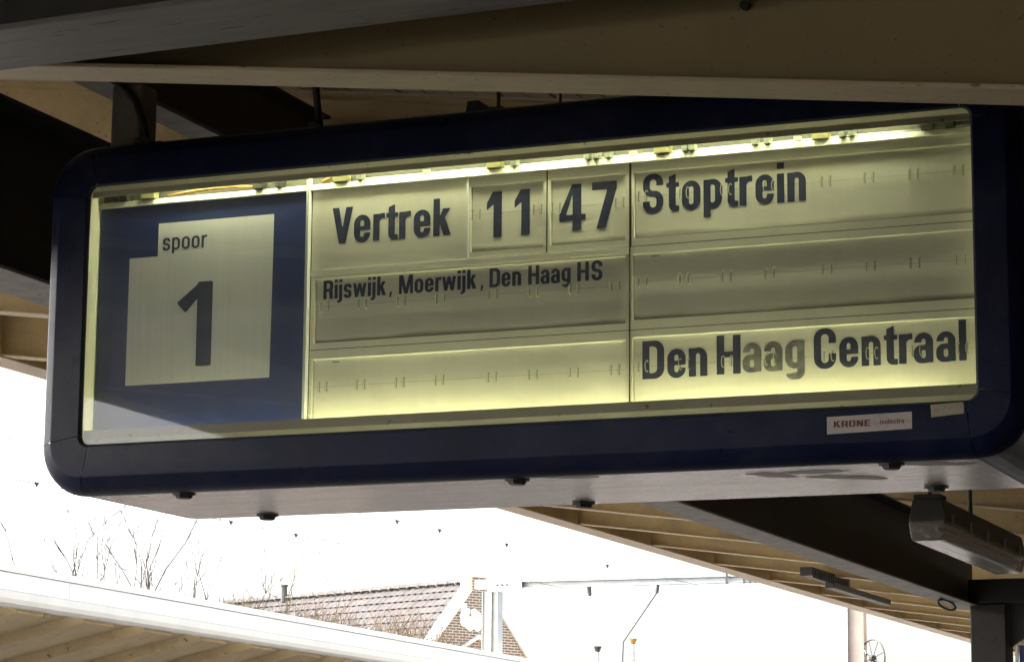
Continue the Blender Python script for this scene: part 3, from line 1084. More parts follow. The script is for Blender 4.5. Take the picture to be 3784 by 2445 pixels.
# blue track panel
sp = box('track_panel', M['blue_panel'], sign, -1.380, -.703, .080, .084, 2.655, 3.3425)
wp = MB()
yw = .0792
for poly in ([(-1.281, 2.814), (-.815, 2.814), (-.812, 3.189), (-1.280, 3.189)], [(-1.187, 3.1892), (-.812, 3.1892), (-.812, 3.286), (-1.187, 3.286)]):
    wp.face([(a, yw, b) for a, b in poly])
wp.build('white_field', M['white_panel'], sp)
text('lettering', 'spoor', M['ink'], sp, -1.171, -1.026, 3.205, .038 * 1.0 / .74 * .95, .0784, font=FONT_LIGHT, gap=.12)
text('lettering', 'X', M['ink'], sp, -1.119, -1.003, 2.859, .246, .0784)

# cream plates and flap modules
PY = .080
vp = box('vertrek_plate', M['plate'], sign, -.690, -.214, PY, PY + .004, 3.1135, 3.3425)
vp.name = 'name_plate'
text('lettering', 'Vertrek', M['ink'], vp, -.627, -.262, 3.184, .104, PY - .0008)
box('plate_rail', M['plate'], sign, -.690, .262, PY - .004, PY + .004, 3.0935, 3.1115, bevel=.001)
box('divider', M['white_panel'], sign, -.2128, -.2078, PY - .006, PY + .004, 3.114, 3.3425)


def link_ring(parent, x, z, src=[]):
    """pair of thin oval rings that carry the two half flaps"""
    if src:
        return dup(src[0], parent, Vector((x, PY + .006, z)) - world_origin(parent))
    mb = MB()
    for dx in (-.0115, .0115):
        pts = []
        for k in range(14):
            a = 2 * math.pi * k / 14
            pts.append((x + dx + .0036 * math.cos(a), PY + .006 + .0045 * math.cos(a), z + .0155 * math.sin(a)))
        pts.append(pts[0])
        mb.tube(pts, .0011, 5, cap=False)
    me = bpy.data.meshes.new('link_ring')
    o0 = Vector((x, PY + .006, z))
    me.from_pydata([tuple(Vector(v) - o0) for v in mb.v], [], mb.f)
    me.materials.append(M['ring'])
    o = bpy.data.objects.new('link_ring', me)
    COL.objects.link(o)
    o.parent = parent
    o.location = o0 - world_origin(parent)
    src.append(o)
    return o


def link_slot(parent, x, z, src=[]):
    if src:
        return dup(src[0], parent, Vector((x, PY + .006, z)) - world_origin(parent))
    mb = MB()
    for dx in (-.0125, .0105):
        mb.box(dx - .0018, dx + .0018, .0028, .0036, -.013, .013)
    me = bpy.data.meshes.new('slot')
    me.from_pydata(mb.v, [], mb.f)
    me.materials.append(M['ring_dark'])
    o = bpy.data.objects.new('slot', me)
    COL.objects.link(o)
    o.parent = parent
    o.location = Vector((x, PY + .006, z)) - world_origin(parent)
    src.append(o)
    return o


def shade_smudge_mat(name, z0, h, amt, base=(0.82, 0.80, 0.71)):
    """flap film with recess shade and smudges painted as a band along its lower edge, uneven like the photo's"""
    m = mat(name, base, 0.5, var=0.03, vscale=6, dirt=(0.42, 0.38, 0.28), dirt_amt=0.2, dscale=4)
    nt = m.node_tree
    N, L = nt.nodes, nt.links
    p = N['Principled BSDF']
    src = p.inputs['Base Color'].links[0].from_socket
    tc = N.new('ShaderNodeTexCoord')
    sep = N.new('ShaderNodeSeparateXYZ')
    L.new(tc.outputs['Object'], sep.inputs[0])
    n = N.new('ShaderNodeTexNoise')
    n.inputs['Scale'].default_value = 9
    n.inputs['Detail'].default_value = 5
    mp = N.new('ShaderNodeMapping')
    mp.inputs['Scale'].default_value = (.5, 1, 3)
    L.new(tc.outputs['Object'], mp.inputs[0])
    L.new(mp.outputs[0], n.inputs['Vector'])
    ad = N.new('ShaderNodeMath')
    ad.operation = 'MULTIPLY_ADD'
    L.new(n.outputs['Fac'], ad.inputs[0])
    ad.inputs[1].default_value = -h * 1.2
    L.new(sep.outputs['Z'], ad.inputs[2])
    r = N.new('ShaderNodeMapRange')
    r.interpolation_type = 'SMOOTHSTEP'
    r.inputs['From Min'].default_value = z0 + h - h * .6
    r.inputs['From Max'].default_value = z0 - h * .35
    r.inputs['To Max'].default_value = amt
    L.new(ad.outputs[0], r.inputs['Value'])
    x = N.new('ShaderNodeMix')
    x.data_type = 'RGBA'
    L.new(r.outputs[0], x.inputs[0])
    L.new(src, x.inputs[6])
    x.inputs[7].default_value = (0.07, 0.065, 0.055, 1)  # shade of the recess and smudges, both put into the colour
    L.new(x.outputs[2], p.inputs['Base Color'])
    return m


def flap_module(px0, px1, pz0, pz1, ox0, ox1, oz0, oz1, zsplit, rings, shade_smudge, label=None):
    """plate with an opening; in it an upper and a lower flap that meet at zsplit"""
    mb = MB()
    y0, y1 = PY, PY + .003
    for (a, b, c, d) in ((px0, px1, oz1, pz1), (px0, px1, pz0, oz0), (px0, ox0, oz0, oz1), (ox1, px1, oz0, oz1)):
        mb.face([(a, y0, c), (b, y0, c), (b, y0, d), (a, y0, d)])
    # reveal: the opening's edge turns back
    ry = PY + .013
    mb.face([(ox0, y0, oz0), (ox1, y0, oz0), (ox1, ry, oz0), (ox0, ry, oz0)])
    mb.face([(ox0, y0, oz1), (ox1, y0, oz1), (ox1, ry, oz1 - .001), (ox0, ry, oz1 - .001)])
    mb.face([(ox0, y0, oz0), (ox0, y0, oz1), (ox0, ry, oz1), (ox0, ry, oz0)])
    mb.face([(ox1, y0, oz0), (ox1, y0, oz1), (ox1, ry, oz1), (ox1, ry, oz0)])
    mod = mb.build('flap_module', M['plate'], sign, recalc=False, label=label)
    fy = PY + .009
    u = MB()
    u.box(ox0 + .002, ox1 - .002, fy, fy + .0015, zsplit + .0004, oz1 - .001)
    u.build('upper_flap', M['flap'], mod)
    l = MB()
    sm = shade_smudge_mat('shaded_smudged_flap', oz0 - (mod_z := world_origin(mod).z), shade_smudge[0], shade_smudge[1])
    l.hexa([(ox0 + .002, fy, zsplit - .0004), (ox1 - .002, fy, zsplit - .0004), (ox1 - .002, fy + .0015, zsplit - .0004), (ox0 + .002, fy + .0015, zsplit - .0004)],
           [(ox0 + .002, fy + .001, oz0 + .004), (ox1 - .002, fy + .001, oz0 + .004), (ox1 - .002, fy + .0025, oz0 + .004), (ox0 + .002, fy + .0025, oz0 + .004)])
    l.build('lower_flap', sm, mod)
    for rx in rings:
        link_slot(mod, rx, zsplit)
        link_ring(mod, rx, zsplit)
    return mod, fy - .0006


Lx = (.299, .416, .535, .654, .810, .926, 1.044, 1.163)
Wx = (-.649, -.532, -.412, -.293, -.136, -.016, .103, .221)
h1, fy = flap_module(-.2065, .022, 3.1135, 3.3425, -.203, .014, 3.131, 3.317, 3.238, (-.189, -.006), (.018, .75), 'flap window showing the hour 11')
text('lettering', '11', M['ink'], h1, -.158, -.030, 3.1695, .129, fy, gap=.30)
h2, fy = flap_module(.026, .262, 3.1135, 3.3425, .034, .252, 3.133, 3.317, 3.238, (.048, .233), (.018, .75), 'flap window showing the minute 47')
text('lettering', '47', M['ink'], h2, .057, .224, 3.1715, .129, fy, gap=.14)
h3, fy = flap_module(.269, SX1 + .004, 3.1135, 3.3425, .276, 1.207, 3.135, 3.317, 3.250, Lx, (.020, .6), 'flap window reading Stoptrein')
text('lettering', 'Stoptrein', M['ink'], h3, .299, .754, 3.203, .106, fy)
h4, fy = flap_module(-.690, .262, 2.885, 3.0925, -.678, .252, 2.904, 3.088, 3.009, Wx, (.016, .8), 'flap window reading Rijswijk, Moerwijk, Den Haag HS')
for word, xa, xb in (('Rijswijk', -.655, -.461), (',', -.450, -.441), ('Moerwijk', -.421, -.187), (',', -.174, -.165), ('Den', -.148, -.054), ('Haag', -.033, .091), ('HS', .110, .183)):
    text('lettering', word, M['ink'], h4, xa, xb, 3.029, .0535, fy, gap=.13 if word == 'HS' else .085)
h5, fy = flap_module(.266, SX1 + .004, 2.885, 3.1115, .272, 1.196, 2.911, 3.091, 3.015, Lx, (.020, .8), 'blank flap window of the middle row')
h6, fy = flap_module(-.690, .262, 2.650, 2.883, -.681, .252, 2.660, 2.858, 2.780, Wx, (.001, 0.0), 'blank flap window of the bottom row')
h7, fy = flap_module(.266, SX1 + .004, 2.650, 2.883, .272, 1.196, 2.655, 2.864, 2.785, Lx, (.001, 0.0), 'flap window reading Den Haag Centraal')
text('lettering', 'Den', M['ink'], h7, .297, .479, 2.750, .103, fy)
text('lettering', 'H', M['ink'], h7, .505, .571, 2.7515, .104, fy)
text('lettering', 'aag', M['ink_worn'], h7, .577, .745, 2.7535, .103, fy, gap=.07, label='worn faded letters aag')
text('lettering', 'Centraal', M['ink'], h7, .770, 1.172, 2.7525, .104, fy)
# small print marks
for x0, x1, zz in ((.323, .347, 3.083), (-.622, -.600, 2.847)):
    box('print_mark', M['ink'], sign, x0, x1, PY + .0078, PY + .0084, zz, zz + .0022)
# dark seam between the two columns
box('seam', M['cavity'], sign, .2632, .2655, PY - .002, PY + .006, 2.66, 3.343)

# stickers on the frame
st = MB()
st.face([(.827, -.0006, 2.566), (1.048, -.0006, 2.5705), (1.048, -.0006, 2.614), (.827, -.0006, 2.6105)])
sk = st.build('maker_sticker', M['sticker'], sign, recalc=False)
sk.data.flip_normals()
text('lettering', 'KRONE', M['red_ink'], sk, .845, .940, 2.5825, .0165, -.0012, font=FONT, gap=.10)
text('lettering', 'isolectra', M['red_ink'], sk, .966, 1.028, 2.586, .0125, -.0012, font=FONT_LIGHT, gap=.13)
rg = MB()
for rr_, cx_ in ((.0195, .970), (.0125, .975), (.0165, .9715)):
    ring = [(cx_ + rr_ * math.cos(2 * math.pi * k / 30), -.0010, 2.591 + rr_ * .95 * math.sin(2 * math.pi * k / 30)) for k in range(30)]
    inn = [(cx_ + (rr_ - .0007) * math.cos(2 * math.pi * k / 30), -.0010, 2.591 + (rr_ - .0007) * .95 * math.sin(2 * math.pi * k / 30)) for k in range(30)]
    for k in range(30):
        j = (k + 1) % 30
        rg.face([ring[k], ring[j], inn[j], inn[k]])
rg.build('ring_logo', M['pink_ink'], sk)
st = MB()
st.face([(1.098, -.0006, 2.597), (1.181, -.0006, 2.603), (1.181, -.0006, 2.628), (1.176, -.0006, 2.632), (1.096, -.0006, 2.629)])
sk2 = st.build('worn_sticker', M['sticker_cream'], sign, recalc=False)
sk2.data.flip_normals()
sc_ = MB()
xx = 1.106
for k in range(9):
    w_ = .004 + .002 * (k % 3)
    hgt = (.004, .006, .003, .011, .006, .012, .010, .013, .012)[k]
    sc_.face([(xx, -.0011, 2.613), (xx + .0012, -.0011, 2.613), (xx + w_, -.0011, 2.613 + hgt), (xx + w_ - .0014, -.0011, 2.613 + hgt)])
    xx += .0078
sc_.build('scribble', M['tan_ink'], sk2)

# things on top of the board: brackets, knobs
for bx, bw_, bh in ((-1.27, .05, .035), (-1.215, .05, .018), (-.71, .035, .03), (-.205, .055, .045), (-.135, .06, .022), (-.95, .02, .02), (-.80, .02, .018), (.02, .02, .015)):
    mb = MB()
    z0 = 3.523
    mb.hexa([(bx - bw_ / 2, .10, z0), (bx + bw_ / 2, .10, z0), (bx + bw_ / 2, .20, z0), (bx - bw_ / 2, .20, z0)],
            [(bx - bw_ * .35, .10, z0 + bh), (bx + bw_ * .25, .10, z0 + bh), (bx + bw_ * .25, .20, z0 + bh), (bx - bw_ * .35, .20, z0 + bh)])
    mb.build('mounting_bracket', M['fixture'], sign)
mb = MB()
mb.tube([(-.735, .15, 3.80), (-.725, .15, 3.68), (-.708, .15, 3.55)], .011, 8)
mb.build('suspension_rod', M['fixture'], sign, smooth=True)
mb = MB()
mb.tube([(.035, .15, 3.70), (.035, .15, 3.52)], .004, 6)
mb.build('suspension_rod', M['fixture'], sign, smooth=True)
mb = MB()
mb.tube([(-.42, .8, 3.85), (-.42, .8, 3.60)], .006, 6)
mb.build('suspension_rod', M['fixture'], sign, smooth=True)
pc = MB()
pc.tube([(-1.46, .10, 3.80), (-1.40, .12, 3.76), (-1.35, .14, 3.72), (-1.315, .145, 3.68), (-1.29, .145, 3.62), (-1.27, .15, 3.54)], .011, 8)
c = pc.build('power_cable', M['black'], smooth=True)
tag(c, 'black power cable curving down to the top left of the departure board', 'cable')
jb = thing('junction_box', (-.98, .9, 3.60), 'dark junction box tucked in the shadow above the departure board', 'junction box')
box('box_body', M['fixture'], jb, -1.16, -.98, .82, .98, 3.60, 3.74, bevel=.008)
box('box_lid', M['black'], jb, -1.14, -1.0, .805, .819, 3.62, 3.72, bevel=.004)
cw = MB()
for k in range(40):
    a, b = random.uniform(-.62, -.47), random.uniform(3.72, 3.80)
    cw.tube([(a, 1.0, b), (a + random.uniform(-.05, .05), 1.0, b - random.uniform(0, .05)), (-.47 + random.uniform(-.01, .01), .95, 3.66)], .0012, 3, cap=False)
w = cw.build('cobweb', M['cobweb'])
tag(w, 'dusty strands of cobweb under the roof boards above the board', 'cobweb', kind='stuff')

# ================================================================== LAMP under the roof at right
lamp = thing('platform_lamp', (-.56, 7.0, 3.02), 'unlit fluorescent platform lamp with clear cover hanging under the roof at right', 'lamp')
LX0, LX1, LY0, LY1 = -.665, -.465, 7.0, 9.05
mb = MB()
mb.hexa([(LX0, LY0, 3.125), (LX1, LY0, 3.125), (LX1, LY1, 3.125), (LX0, LY1, 3.125)], [(LX0 + .02, LY0 + .01, 3.235), (LX1 - .02, LY0 + .01, 3.235), (LX1 - .02, LY1 - .01, 3.235), (LX0 + .02, LY1 - .01, 3.235)])
mb.build('lamp_body', M['fixture'], lamp, bevel=.008)
mb = MB()
mb.hexa([(LX0 + .012, LY0 + .01, 3.02), (LX1 - .022, LY0 + .01, 3.02), (LX1 - .022, LY1 - .01, 3.02), (LX0 + .012, LY1 - .01, 3.02)],
        [(LX0 - .002, LY0 - .004, 3.123), (LX1 + .002, LY0 - .004, 3.123), (LX1 + .002, LY1 + .004, 3.123), (LX0 - .002, LY1 + .004, 3.123)])
mb.build('lamp_cover', M['diffuser'], lamp, bevel=.012)
for k in range(2):
    mb = MB()
    mb.tube([(LX0 + .06 + .08 * k, LY0 + .06, 3.085), (LX0 + .06 + .08 * k, LY1 - .06, 3.085)], .013, 10)
    mb.build('unlit_tube', M['white_panel'], lamp, smooth=True)
box('reflector', M['bezel'], lamp, LX0 + .02, LX1 - .02, LY0 + .03, LY1 - .03, 3.108, 3.120)
for k in range(5):
    yk = LY0 + .10 + k * .43
    box('clip', M['galv'], lamp, LX1 + .003, LX1 + .012, yk, yk + .03, 3.10, 3.165, bevel=.003)
mb = MB()
mb.tube([(-.58, 7.12, 3.235), (-.57, 7.12, 3.34), (-.55, 7.12, 3.67)], .012, 8)
mb.build('hanging_rod', M['fixture'], lamp, smooth=True)
mb = MB()
mb.tube([(-.58, 8.1, 3.235), (-.58, 8.1, 3.67)], .012, 8)
mb.build('hanging_rod', M['fixture'], lamp, smooth=True)
box('cable_entry', M['black'], lamp, -.64, -.50, 7.02, 7.16, 3.2365, 3.262)

# boxes fixed beneath the rafters beyond the girder
hb = thing('ribbed_box', (-5.41, 22.82, 4.231), 'small dark ribbed box fixed beneath the cream rafters behind the dark girder', 'ventilation box')
box('box_body', M['grille'], hb, -5.55, -5.41, 22.06, 23.66, 4.247, 4.342)
for k in range(16):
    ribm = MB()
    ribm.box(-5.409, -5.3950000000000005, 22.07 + k * .095, 22.07 + k * .095 + .045, 4.221, 4.308)
    ribm.build('rib', M['fixture'], hb)
gb = thing('flat_box', (-5.41, 24.04, 4.149), 'flat grey box just below the dark ribbed box', 'box')
box('box_body', M['grille'], gb, -5.49, -5.38, 22.87, 25.47, 4.173, 4.24, bevel=.004)

# blue cabinet with a pale grille at the far right
cb = thing('blue_cabinet', (-3.0, 22, 0), 'blue cabinet with pale ribbed grille seen past the column at the right edge', 'cabinet')
box('cabinet_body', M['blue_steel'], cb, -3.13, -2.2, 22.0, 22.5, 2.5, 3.44, bevel=.01)
box('cabinet_leg', M['blue_steel'], cb, -2.75, -2.6, 22.1, 22.4, 0, 2.499)
box('grille_frame', M['pale_grille'], cb, -3.155, -3.09, 21.95, 21.98, 3.445, 3.56)
for k in range(7):
    box('slat', M['white_paint'], cb, -3.15 + k * .0085, -3.146 + k * .0085, 21.94, 21.949, 3.45, 3.555)
box('trim', M['pale_grille'], cb, -3.165, -3.135, 21.96, 22.0, 2.5, 3.44)

# ================================================================== FAR CANOPY across the tracks
E0 = Vector((-13.316, 18.085, 0))
W = Vector((-.0549, .9985, 0))
Pn = Vector((.9985, .0549, 0))
far = thing('far_canopy', (-15.0, 20.0, 0), 'canopy of the opposite platform with broad white edge and cream ribbed underside', 'canopy')
fp = lambda a, d, z: E0 + W * a + Pn * d + Vector((0, 0, z))
A_0, A_1 = -40, 60


def strip(name, material, prof, a0=A_0, a1=A_1, parent=far, smooth=False, label=None):
    """prof: closed outline (distance from edge, height), swept along the canopy"""
    mb = MB()
    n = len(prof)
    i = len(mb.v)
    mb.v += [tuple(fp(a0, d, z)) for d, z in prof] + [tuple(fp(a1, d, z)) for d, z in prof]
    mb.f.append(tuple(range(n)))
    mb.f.append(tuple(range(2 * n - 1, n - 1, -1)))
    for k in range(n):
        j = (k + 1) % n
        mb.f.append((k, j, n + j, n + k))
    return mb.build(name, material, parent, smooth=smooth)


strip('gutter', M['gutter'], [(-.14, 3.80), (-.03, 3.80), (0.01, 3.83), (.03, 3.88), (.035, 3.962), (-.14, 3.962)])
for a in range(-8, 10):                     # fascia boards butt together with open joints
    strip('fascia_board', M['white_paint'], [(-.14, 3.972), (.0, 3.972), (.0, 4.160), (-.14, 4.160)], a * 5.75 + 1.55 + .006, a * 5.75 + 7.30 - .006)
    strip('coping_board', M['white_paint'], [(-.25, 4.168), (.02, 4.168), (.02, 4.245), (-.25, 4.285)], a * 5.75 + 1.15 + .006, a * 5.75 + 6.90 - .006)
zr = lambda d: 3.80 + .24 * d           # d is negative away from the track
for k in range(-6, 22):
    a = 1.01 + 1.56 * k
    mb = MB()
    t = .012
    pts = lambda aa, zz0, zz1, d: [fp(aa - t / 2, d, zr(d) + zz0), fp(aa + t / 2, d, zr(d) + zz0), fp(aa + t / 2, d, zr(d) + zz1), fp(aa - t / 2, d, zr(d) + zz1)]
    mb.hexa(pts(a, .014, .11, -.15), pts(a, .014, .11, -6.5))
    rr = mb.build('rafter', M['far_cream'], far)
    mb = MB()
    ptf = lambda aa, d: [fp(aa - .36, d, zr(d)), fp(aa + .36, d, zr(d)), fp(aa + .44, d, zr(d) + .11), fp(aa - .44, d, zr(d) + .11)]
    mb.hexa(ptf(a, -.15), ptf(a, -6.5))
    mb.build('flange', M['far_cream'], rr)
mb = MB()
mb.hexa([fp(A_0, -.2, zr(-.2) + .112), fp(A_1, -.2, zr(-.2) + .112), fp(A_1, -.2, zr(-.2) + .13), fp(A_0, -.2, zr(-.2) + .13)],
        [fp(A_0, -7, zr(-7) + .112), fp(A_1, -7, zr(-7) + .112), fp(A_1, -7, zr(-7) + .13), fp(A_0, -7, zr(-7) + .13)])
mb.build('roof_sheet', M['far_cream'], far)
for k in range(5):
    a = -30 + 18 * k
    c0 = fp(a, -5.5, 0)
    mb = MB()
    mb.box(c0.x - .15, c0.x + .15, c0.y - .15, c0.y + .15, 0, zr(-5.5) + .3)
    mb.build('column', M['far_cream'], far)
# small lamp under the far canopy at the bottom edge
fl = fp(9.1, -.5, 3.60)
fx = thing('small_lamp', fl, 'small grey lamp under the far canopy at the bottom edge', 'lamp')
mb = MB(); mb.obox(fl + Vector((0, 0, .0)), (.16, 0, 0), (0, .3, 0), (0, 0, .03)); mb.build('lamp_body', M['pale_grille'], fx, bevel=.01)
mb = MB(); mb.tube([fl + Vector((.1, 0, .03)), fl + Vector((.1, 0, .17))], .02, 8); mb.build('lamp_arm', M['fixture'], fx)

# ================================================================== HOUSE
A = Vector((-26.3, 62, 8.1))
rdir = Vector((-.899, .438, 0))
udir = Vector((.438, .899, 0))
Zv = Vector((0, 0, 1))
house = thing('gabled_house', (-30, 60, -.8), 'old brick house with tiled roof and white edged brick gable beyond the far canopy', 'house')
PITCH = 1.16
hl, hd = 12.0, 4.6
wl = MB()
mbw = MB()
def gpt(u, z, out=0): return A + udir * u + Zv * z - rdir * out
hu = hd / PITCH
outline = [(-hu, -hd), (-hu, -8.6), (hu, -8.6), (hu, -hd), (.33, -.42), (.33, .03), (-.33, .03), (-.33, -.42)]
wl.face([gpt(u, z, .14) for u, z in outline], uv=[(u + 20, z + 20) for u, z in outline])
wl.face([gpt(u, z, -.10) for u, z in outline][::-1], uv=[(u + 20, z + 20) for u, z in outline][::-1])
for k in range(len(outline)):
    a, b = outline[k], outline[(k + 1) % len(outline)]
    wl.face([gpt(*a, .14), gpt(*a, -.10), gpt(*b, -.10), gpt(*b, .14)], uv=[(0, a[1]), (.24, a[1]), (.24, b[1]), (0, b[1])])
wl.build('gable_wall', M['brick'], house)
# side walls
sw = MB()
for s_ in (-1, 1):
    for kk in (0,):
        p0, p1 = A + udir * (s_ * hu * .96) - rdir * -.11 + Zv * -hd, A + udir * (s_ * hu * .96) + rdir * hl + Zv * -hd
        sw.face([p0, p1, p1 - Zv * 4, p0 - Zv * 4], uv=[(0, 0), (hl, 0), (hl, -4), (0, -4)])
pe = [A + rdir * hl + udir * u + Zv * z for u, z in ((-hu, -hd), (-hu, -8.6), (hu, -8.6), (hu, -hd), (0, -.15))]
sw.face(pe, uv=[(u + 20, z + 20) for u, z in ((-hu, -hd), (-hu, -8.6), (hu, -8.6), (hu, -hd), (0, -.15))])
sw.build('side_wall', M['brick'], house)
# roof tiles: one wavy stepped sheet per slope, every course and pan modelled
def tiles(sgn, name):
    mb = MB()
    L = math.hypot(hu, hd)
    courses = 22
    cl = L / courses
    dn_ = (udir * sgn * hu + Zv * -hd).normalized()
    nn = (rdir.cross(dn_) * (1 if rdir.cross(dn_).z > 0 else -1)).normalized()
    start = A + Zv * -.10
    tw = .27
    nt_ = int(hl / tw)
    rng = random.Random(3)
    for c in range(courses):
        for i in range(nt_):
            off = rng.uniform(-.004, .006)
            base = start + rdir * (.16 + i * tw + (tw / 2 if c % 2 else 0)) + dn_ * (c * cl)
            prev = None
            for k in range(5):
                a = k / 4
                hgt = .016 * math.cos(a * 2 * math.pi) + off
                q0 = base + rdir * (a * tw) + nn * (hgt + .0)
                q1 = base + rdir * (a * tw) + dn_ * (cl * 1.12) + nn * (hgt + .045)
                if prev:
                    mb.face([prev[0], q0, q1, prev[1]])
                    mb.face([prev[1], q1, q1 - nn * .035, prev[1] - nn * .035])
                prev = (q0, q1)
    o = mb.build(name, M['tile'], house, recalc=False)
    o['kind'] = 'stuff'
tiles(-1, 'roof_tiles')
tiles(1, 'roof_tiles')
# ridge tiles
for k in range(28):
    mb = MB()
    c0 = A + rdir * (.2 + k * .42) + Zv * (-.09)
    pts = []
    for e in (0, .40):
        pts.append([c0 + rdir * e + udir * (.14 * math.cos(t_)) + Zv * (.12 * math.sin(t_) + (.01 if e else 0)) for t_ in [math.pi * q / 6 for q in range(7)]])
    for q in range(6):
        mb.face([pts[0][q], pts[0][q + 1], pts[1][q + 1], pts[1][q]])
    mb.build('ridge_tile', M['tile'], house, smooth=True)
# white coping on the gable slopes and flat cap
for sgn in (-1, 1):
    mb = MB()
    p0 = A + udir * (sgn * .34) + Zv * -.40
    p1 = A + udir * (sgn * (hu + .05)) + Zv * (-hd - .02)
    d = (p1 - p0).normalized()
    n_ = (Zv - d * d.z).normalized()
    mb.obox((p0 + p1) / 2 - rdir * .02 + n_ * .06, d * ((p1 - p0).length / 2), rdir * .20, n_ * .07)
    mb.build('coping', M['white_paint'], house)
mb = MB()
mb.obox(A + Zv * .07 - rdir * .02, udir * .42, rdir * .20, Zv * .04)
mb.build('cap_stone', M['white_paint'], house)
mb = MB()
mb.obox(A + udir * -.34 + Zv * -.18 - rdir * .02, udir * .05, rdir * .19, Zv * .21)
mb.build('kneeler', M['cream_flange'], house)
# white plaster ornament on the gable and pediment hood below it
orn = MB()
rng = random.Random(8)
c0 = A - rdir * .16 + Zv * -1.12 + udir * -.05
for k in range(30):
    u_, v_ = rng.uniform(-.62, .62), rng.uniform(-.22, .20)
    rad = rng.uniform(.10, .17) * (1 - .35 * abs(u_))
    cc = c0 + udir * u_ + Zv * v_
    ring_ = [cc + udir * rad * math.cos(2 * math.pi * q / 8) + Zv * rad * math.sin(2 * math.pi * q / 8) for q in range(8)]
    for q in range(8):
        orn.face([ring_[q], ring_[(q + 1) % 8], cc - rdir * .07])
for s_ in (-1, 1):
    orn.obox(c0 + udir * s_ * .52 + Zv * .27, udir * .10, rdir * .05, Zv * .12)
orn.build('ornament', M['white_paint'], house, recalc=False)
pd = MB()
for s_ in (-1, 1):
    pd.obox(A - rdir * .18 + Zv * -1.85 + udir * (s_ * .42 - .05), udir * .46 + Zv * (-s_ * .24), rdir * .08, Zv * .035)
pd.build('pediment', M['white_paint'], house)
vt = MB()
vc = A + rdir * 8.6 + udir * -.12 + Zv * .05
vt.tube([vc - Zv * .25, vc + Zv * .22], .10, 10)
vt.tube([vc + Zv * .22, vc + Zv * .27], .13, 10)
vt.build('vent_pipe', M['fixture'], house)
vt = MB()
vc = A + rdir * 4.6 + udir * -1.25 + Zv * -1.38
vt.obox(vc, rdir * .55, udir * .12, Zv * .09)
vt.build('roof_window', M['white_paint'], house)
# second, lower roof running left
h2_ = thing('low_house', (-37, 68, -.8), 'reddish brown roof almost hidden by twigs left of the gabled house', 'house')
mb = MB()
q0, q1 = Vector((-33.2, 66, 7.55)), Vector((-43, 68, 7.4))
mb.face([q0, q1, q1 + Vector((-1, -3, -3)), q0 + Vector((1.5, -3, -3))])
mb.face([q0, q1, q1 + Vector((-1, 3, -3)), q0 + Vector((1.5, 3, -3))])
mb.build('roof', M['tile'], h2_)
box('wall', M['brick_red'], h2_, -43.5, -32.3, 63.3, 68.7, -.8, 4.6)

# ================================================================== GANTRY, POSTS, WIRES
gan = thing('overhead_gantry', (-15.0, 36, -.8), 'pale blue grey steel gantry mast with long horizontal beam over the tracks', 'gantry')
ms = MB()
ms.box(-15.14, -14.98, 35.90, 35.905, -.8, 5.40)
ms.box(-15.14, -15.13, 35.86, 36.1, -.8, 5.40)
ms.box(-14.86, -14.85, 35.86, 36.1, -.8, 5.40)
ms.box(-15.128, -14.862, 35.95, 35.965, -.8, 5.40)
ms.build('mast', M['galv'], gan)
bm_ = MB()
bm_.box(-15.27, -10.2, 35.95, 35.96, 5.455, 5.545)
bm_.box(-15.27, -10.2, 35.88, 36.03, 5.546, 5.556)
bm_.box(-15.27, -10.2, 35.88, 36.03, 5.444, 5.454)
bm_.build('beam', M['galv'], gan)
box('head_plate', M['galv'], gan, -15.27, -14.4, 35.84, 35.87, 5.44, 5.60)
for k in range(3):
    b = MB(); b.tube([(-14.85 + k * .09, 35.838, 5.50), (-14.85 + k * .09, 35.82, 5.50)], .018, 8); b.build('bolt', M['fixture'], gan)
mb = MB(); mb.tube([(-11.97, 35.9, 5.44), (-11.99, 35.9, 5.30)], .035, 8); mb.build('insulator', M['fixture'], gan)
mb = MB(); mb.tube([(-13.2, 35.9, 5.43), (-13.18, 35.9, 5.28)], [.045, .03], 8); mb.build('insulator', M['fixture'], gan)
mb = MB(); mb.tube([(-11.99, 35.9, 5.30), (-12.58, 35.9, 4.50), (-12.60, 35.9, 4.0)], .013, 6); mb.build('steady_arm', M['fixture'], gan)
for sx in (-15.06, -14.90):
    mb = MB(); mb.tube([(sx, 36.0, 5.6), (sx, 36.0, 6.35)], .006, 5); mb.build('thin_rod', M['galv'], gan)
for k, xx in enumerate((-10.75, -10.45, -10.35, -10.25)):
    box('beam_clamp', M['fixture'], gan, xx - .02, xx + .02, 35.86, 35.875, 5.42, 5.60)

pp = thing('tension_mast', (-8.57, 36, -.8), 'peeling pink and white steel mast below the roof edge at right', 'mast')
box('post', M['pink_post'], pp, -8.70, -8.50, 35.9, 36.0, -.8, 5.2)
box('post_flange', M['pale_grille'], pp, -8.735, -8.705, 35.85, 36.05, -.8, 5.2)
box('post_flange', M['pink_post'], pp, -8.495, -8.435, 35.85, 36.05, -.8, 5.2)
wc = Vector((-8.28, 35.8, 4.16))
wheel = MB()
wu, wv = Vector((.8, -.6, 0)), Vector((0, 0, 1))
wheel.tube([wc + (wu * math.cos(a) * .31 + wv * math.sin(a) * .30) for a in [2 * math.pi * k / 28 for k in range(29)]], .014, 6, cap=False)
wh_ = wheel.build('wheel', M['fixture'], pp, smooth=True)
for k in range(4):
    a = math.pi * k / 4 + .3
    sp_ = MB(); sp_.tube([wc - (wu * math.cos(a) * .30 + wv * math.sin(a) * .29), wc + (wu * math.cos(a) * .30 + wv * math.sin(a) * .29)], .007, 5)
    sp_.build('spoke', M['fixture'], wh_)
hb_ = MB(); hb_.tube([wc - Vector((.03, -.03, 0)), wc + Vector((.03, -.03, 0))], .05, 10); hb_.build('hub', M['fixture'], wh_)
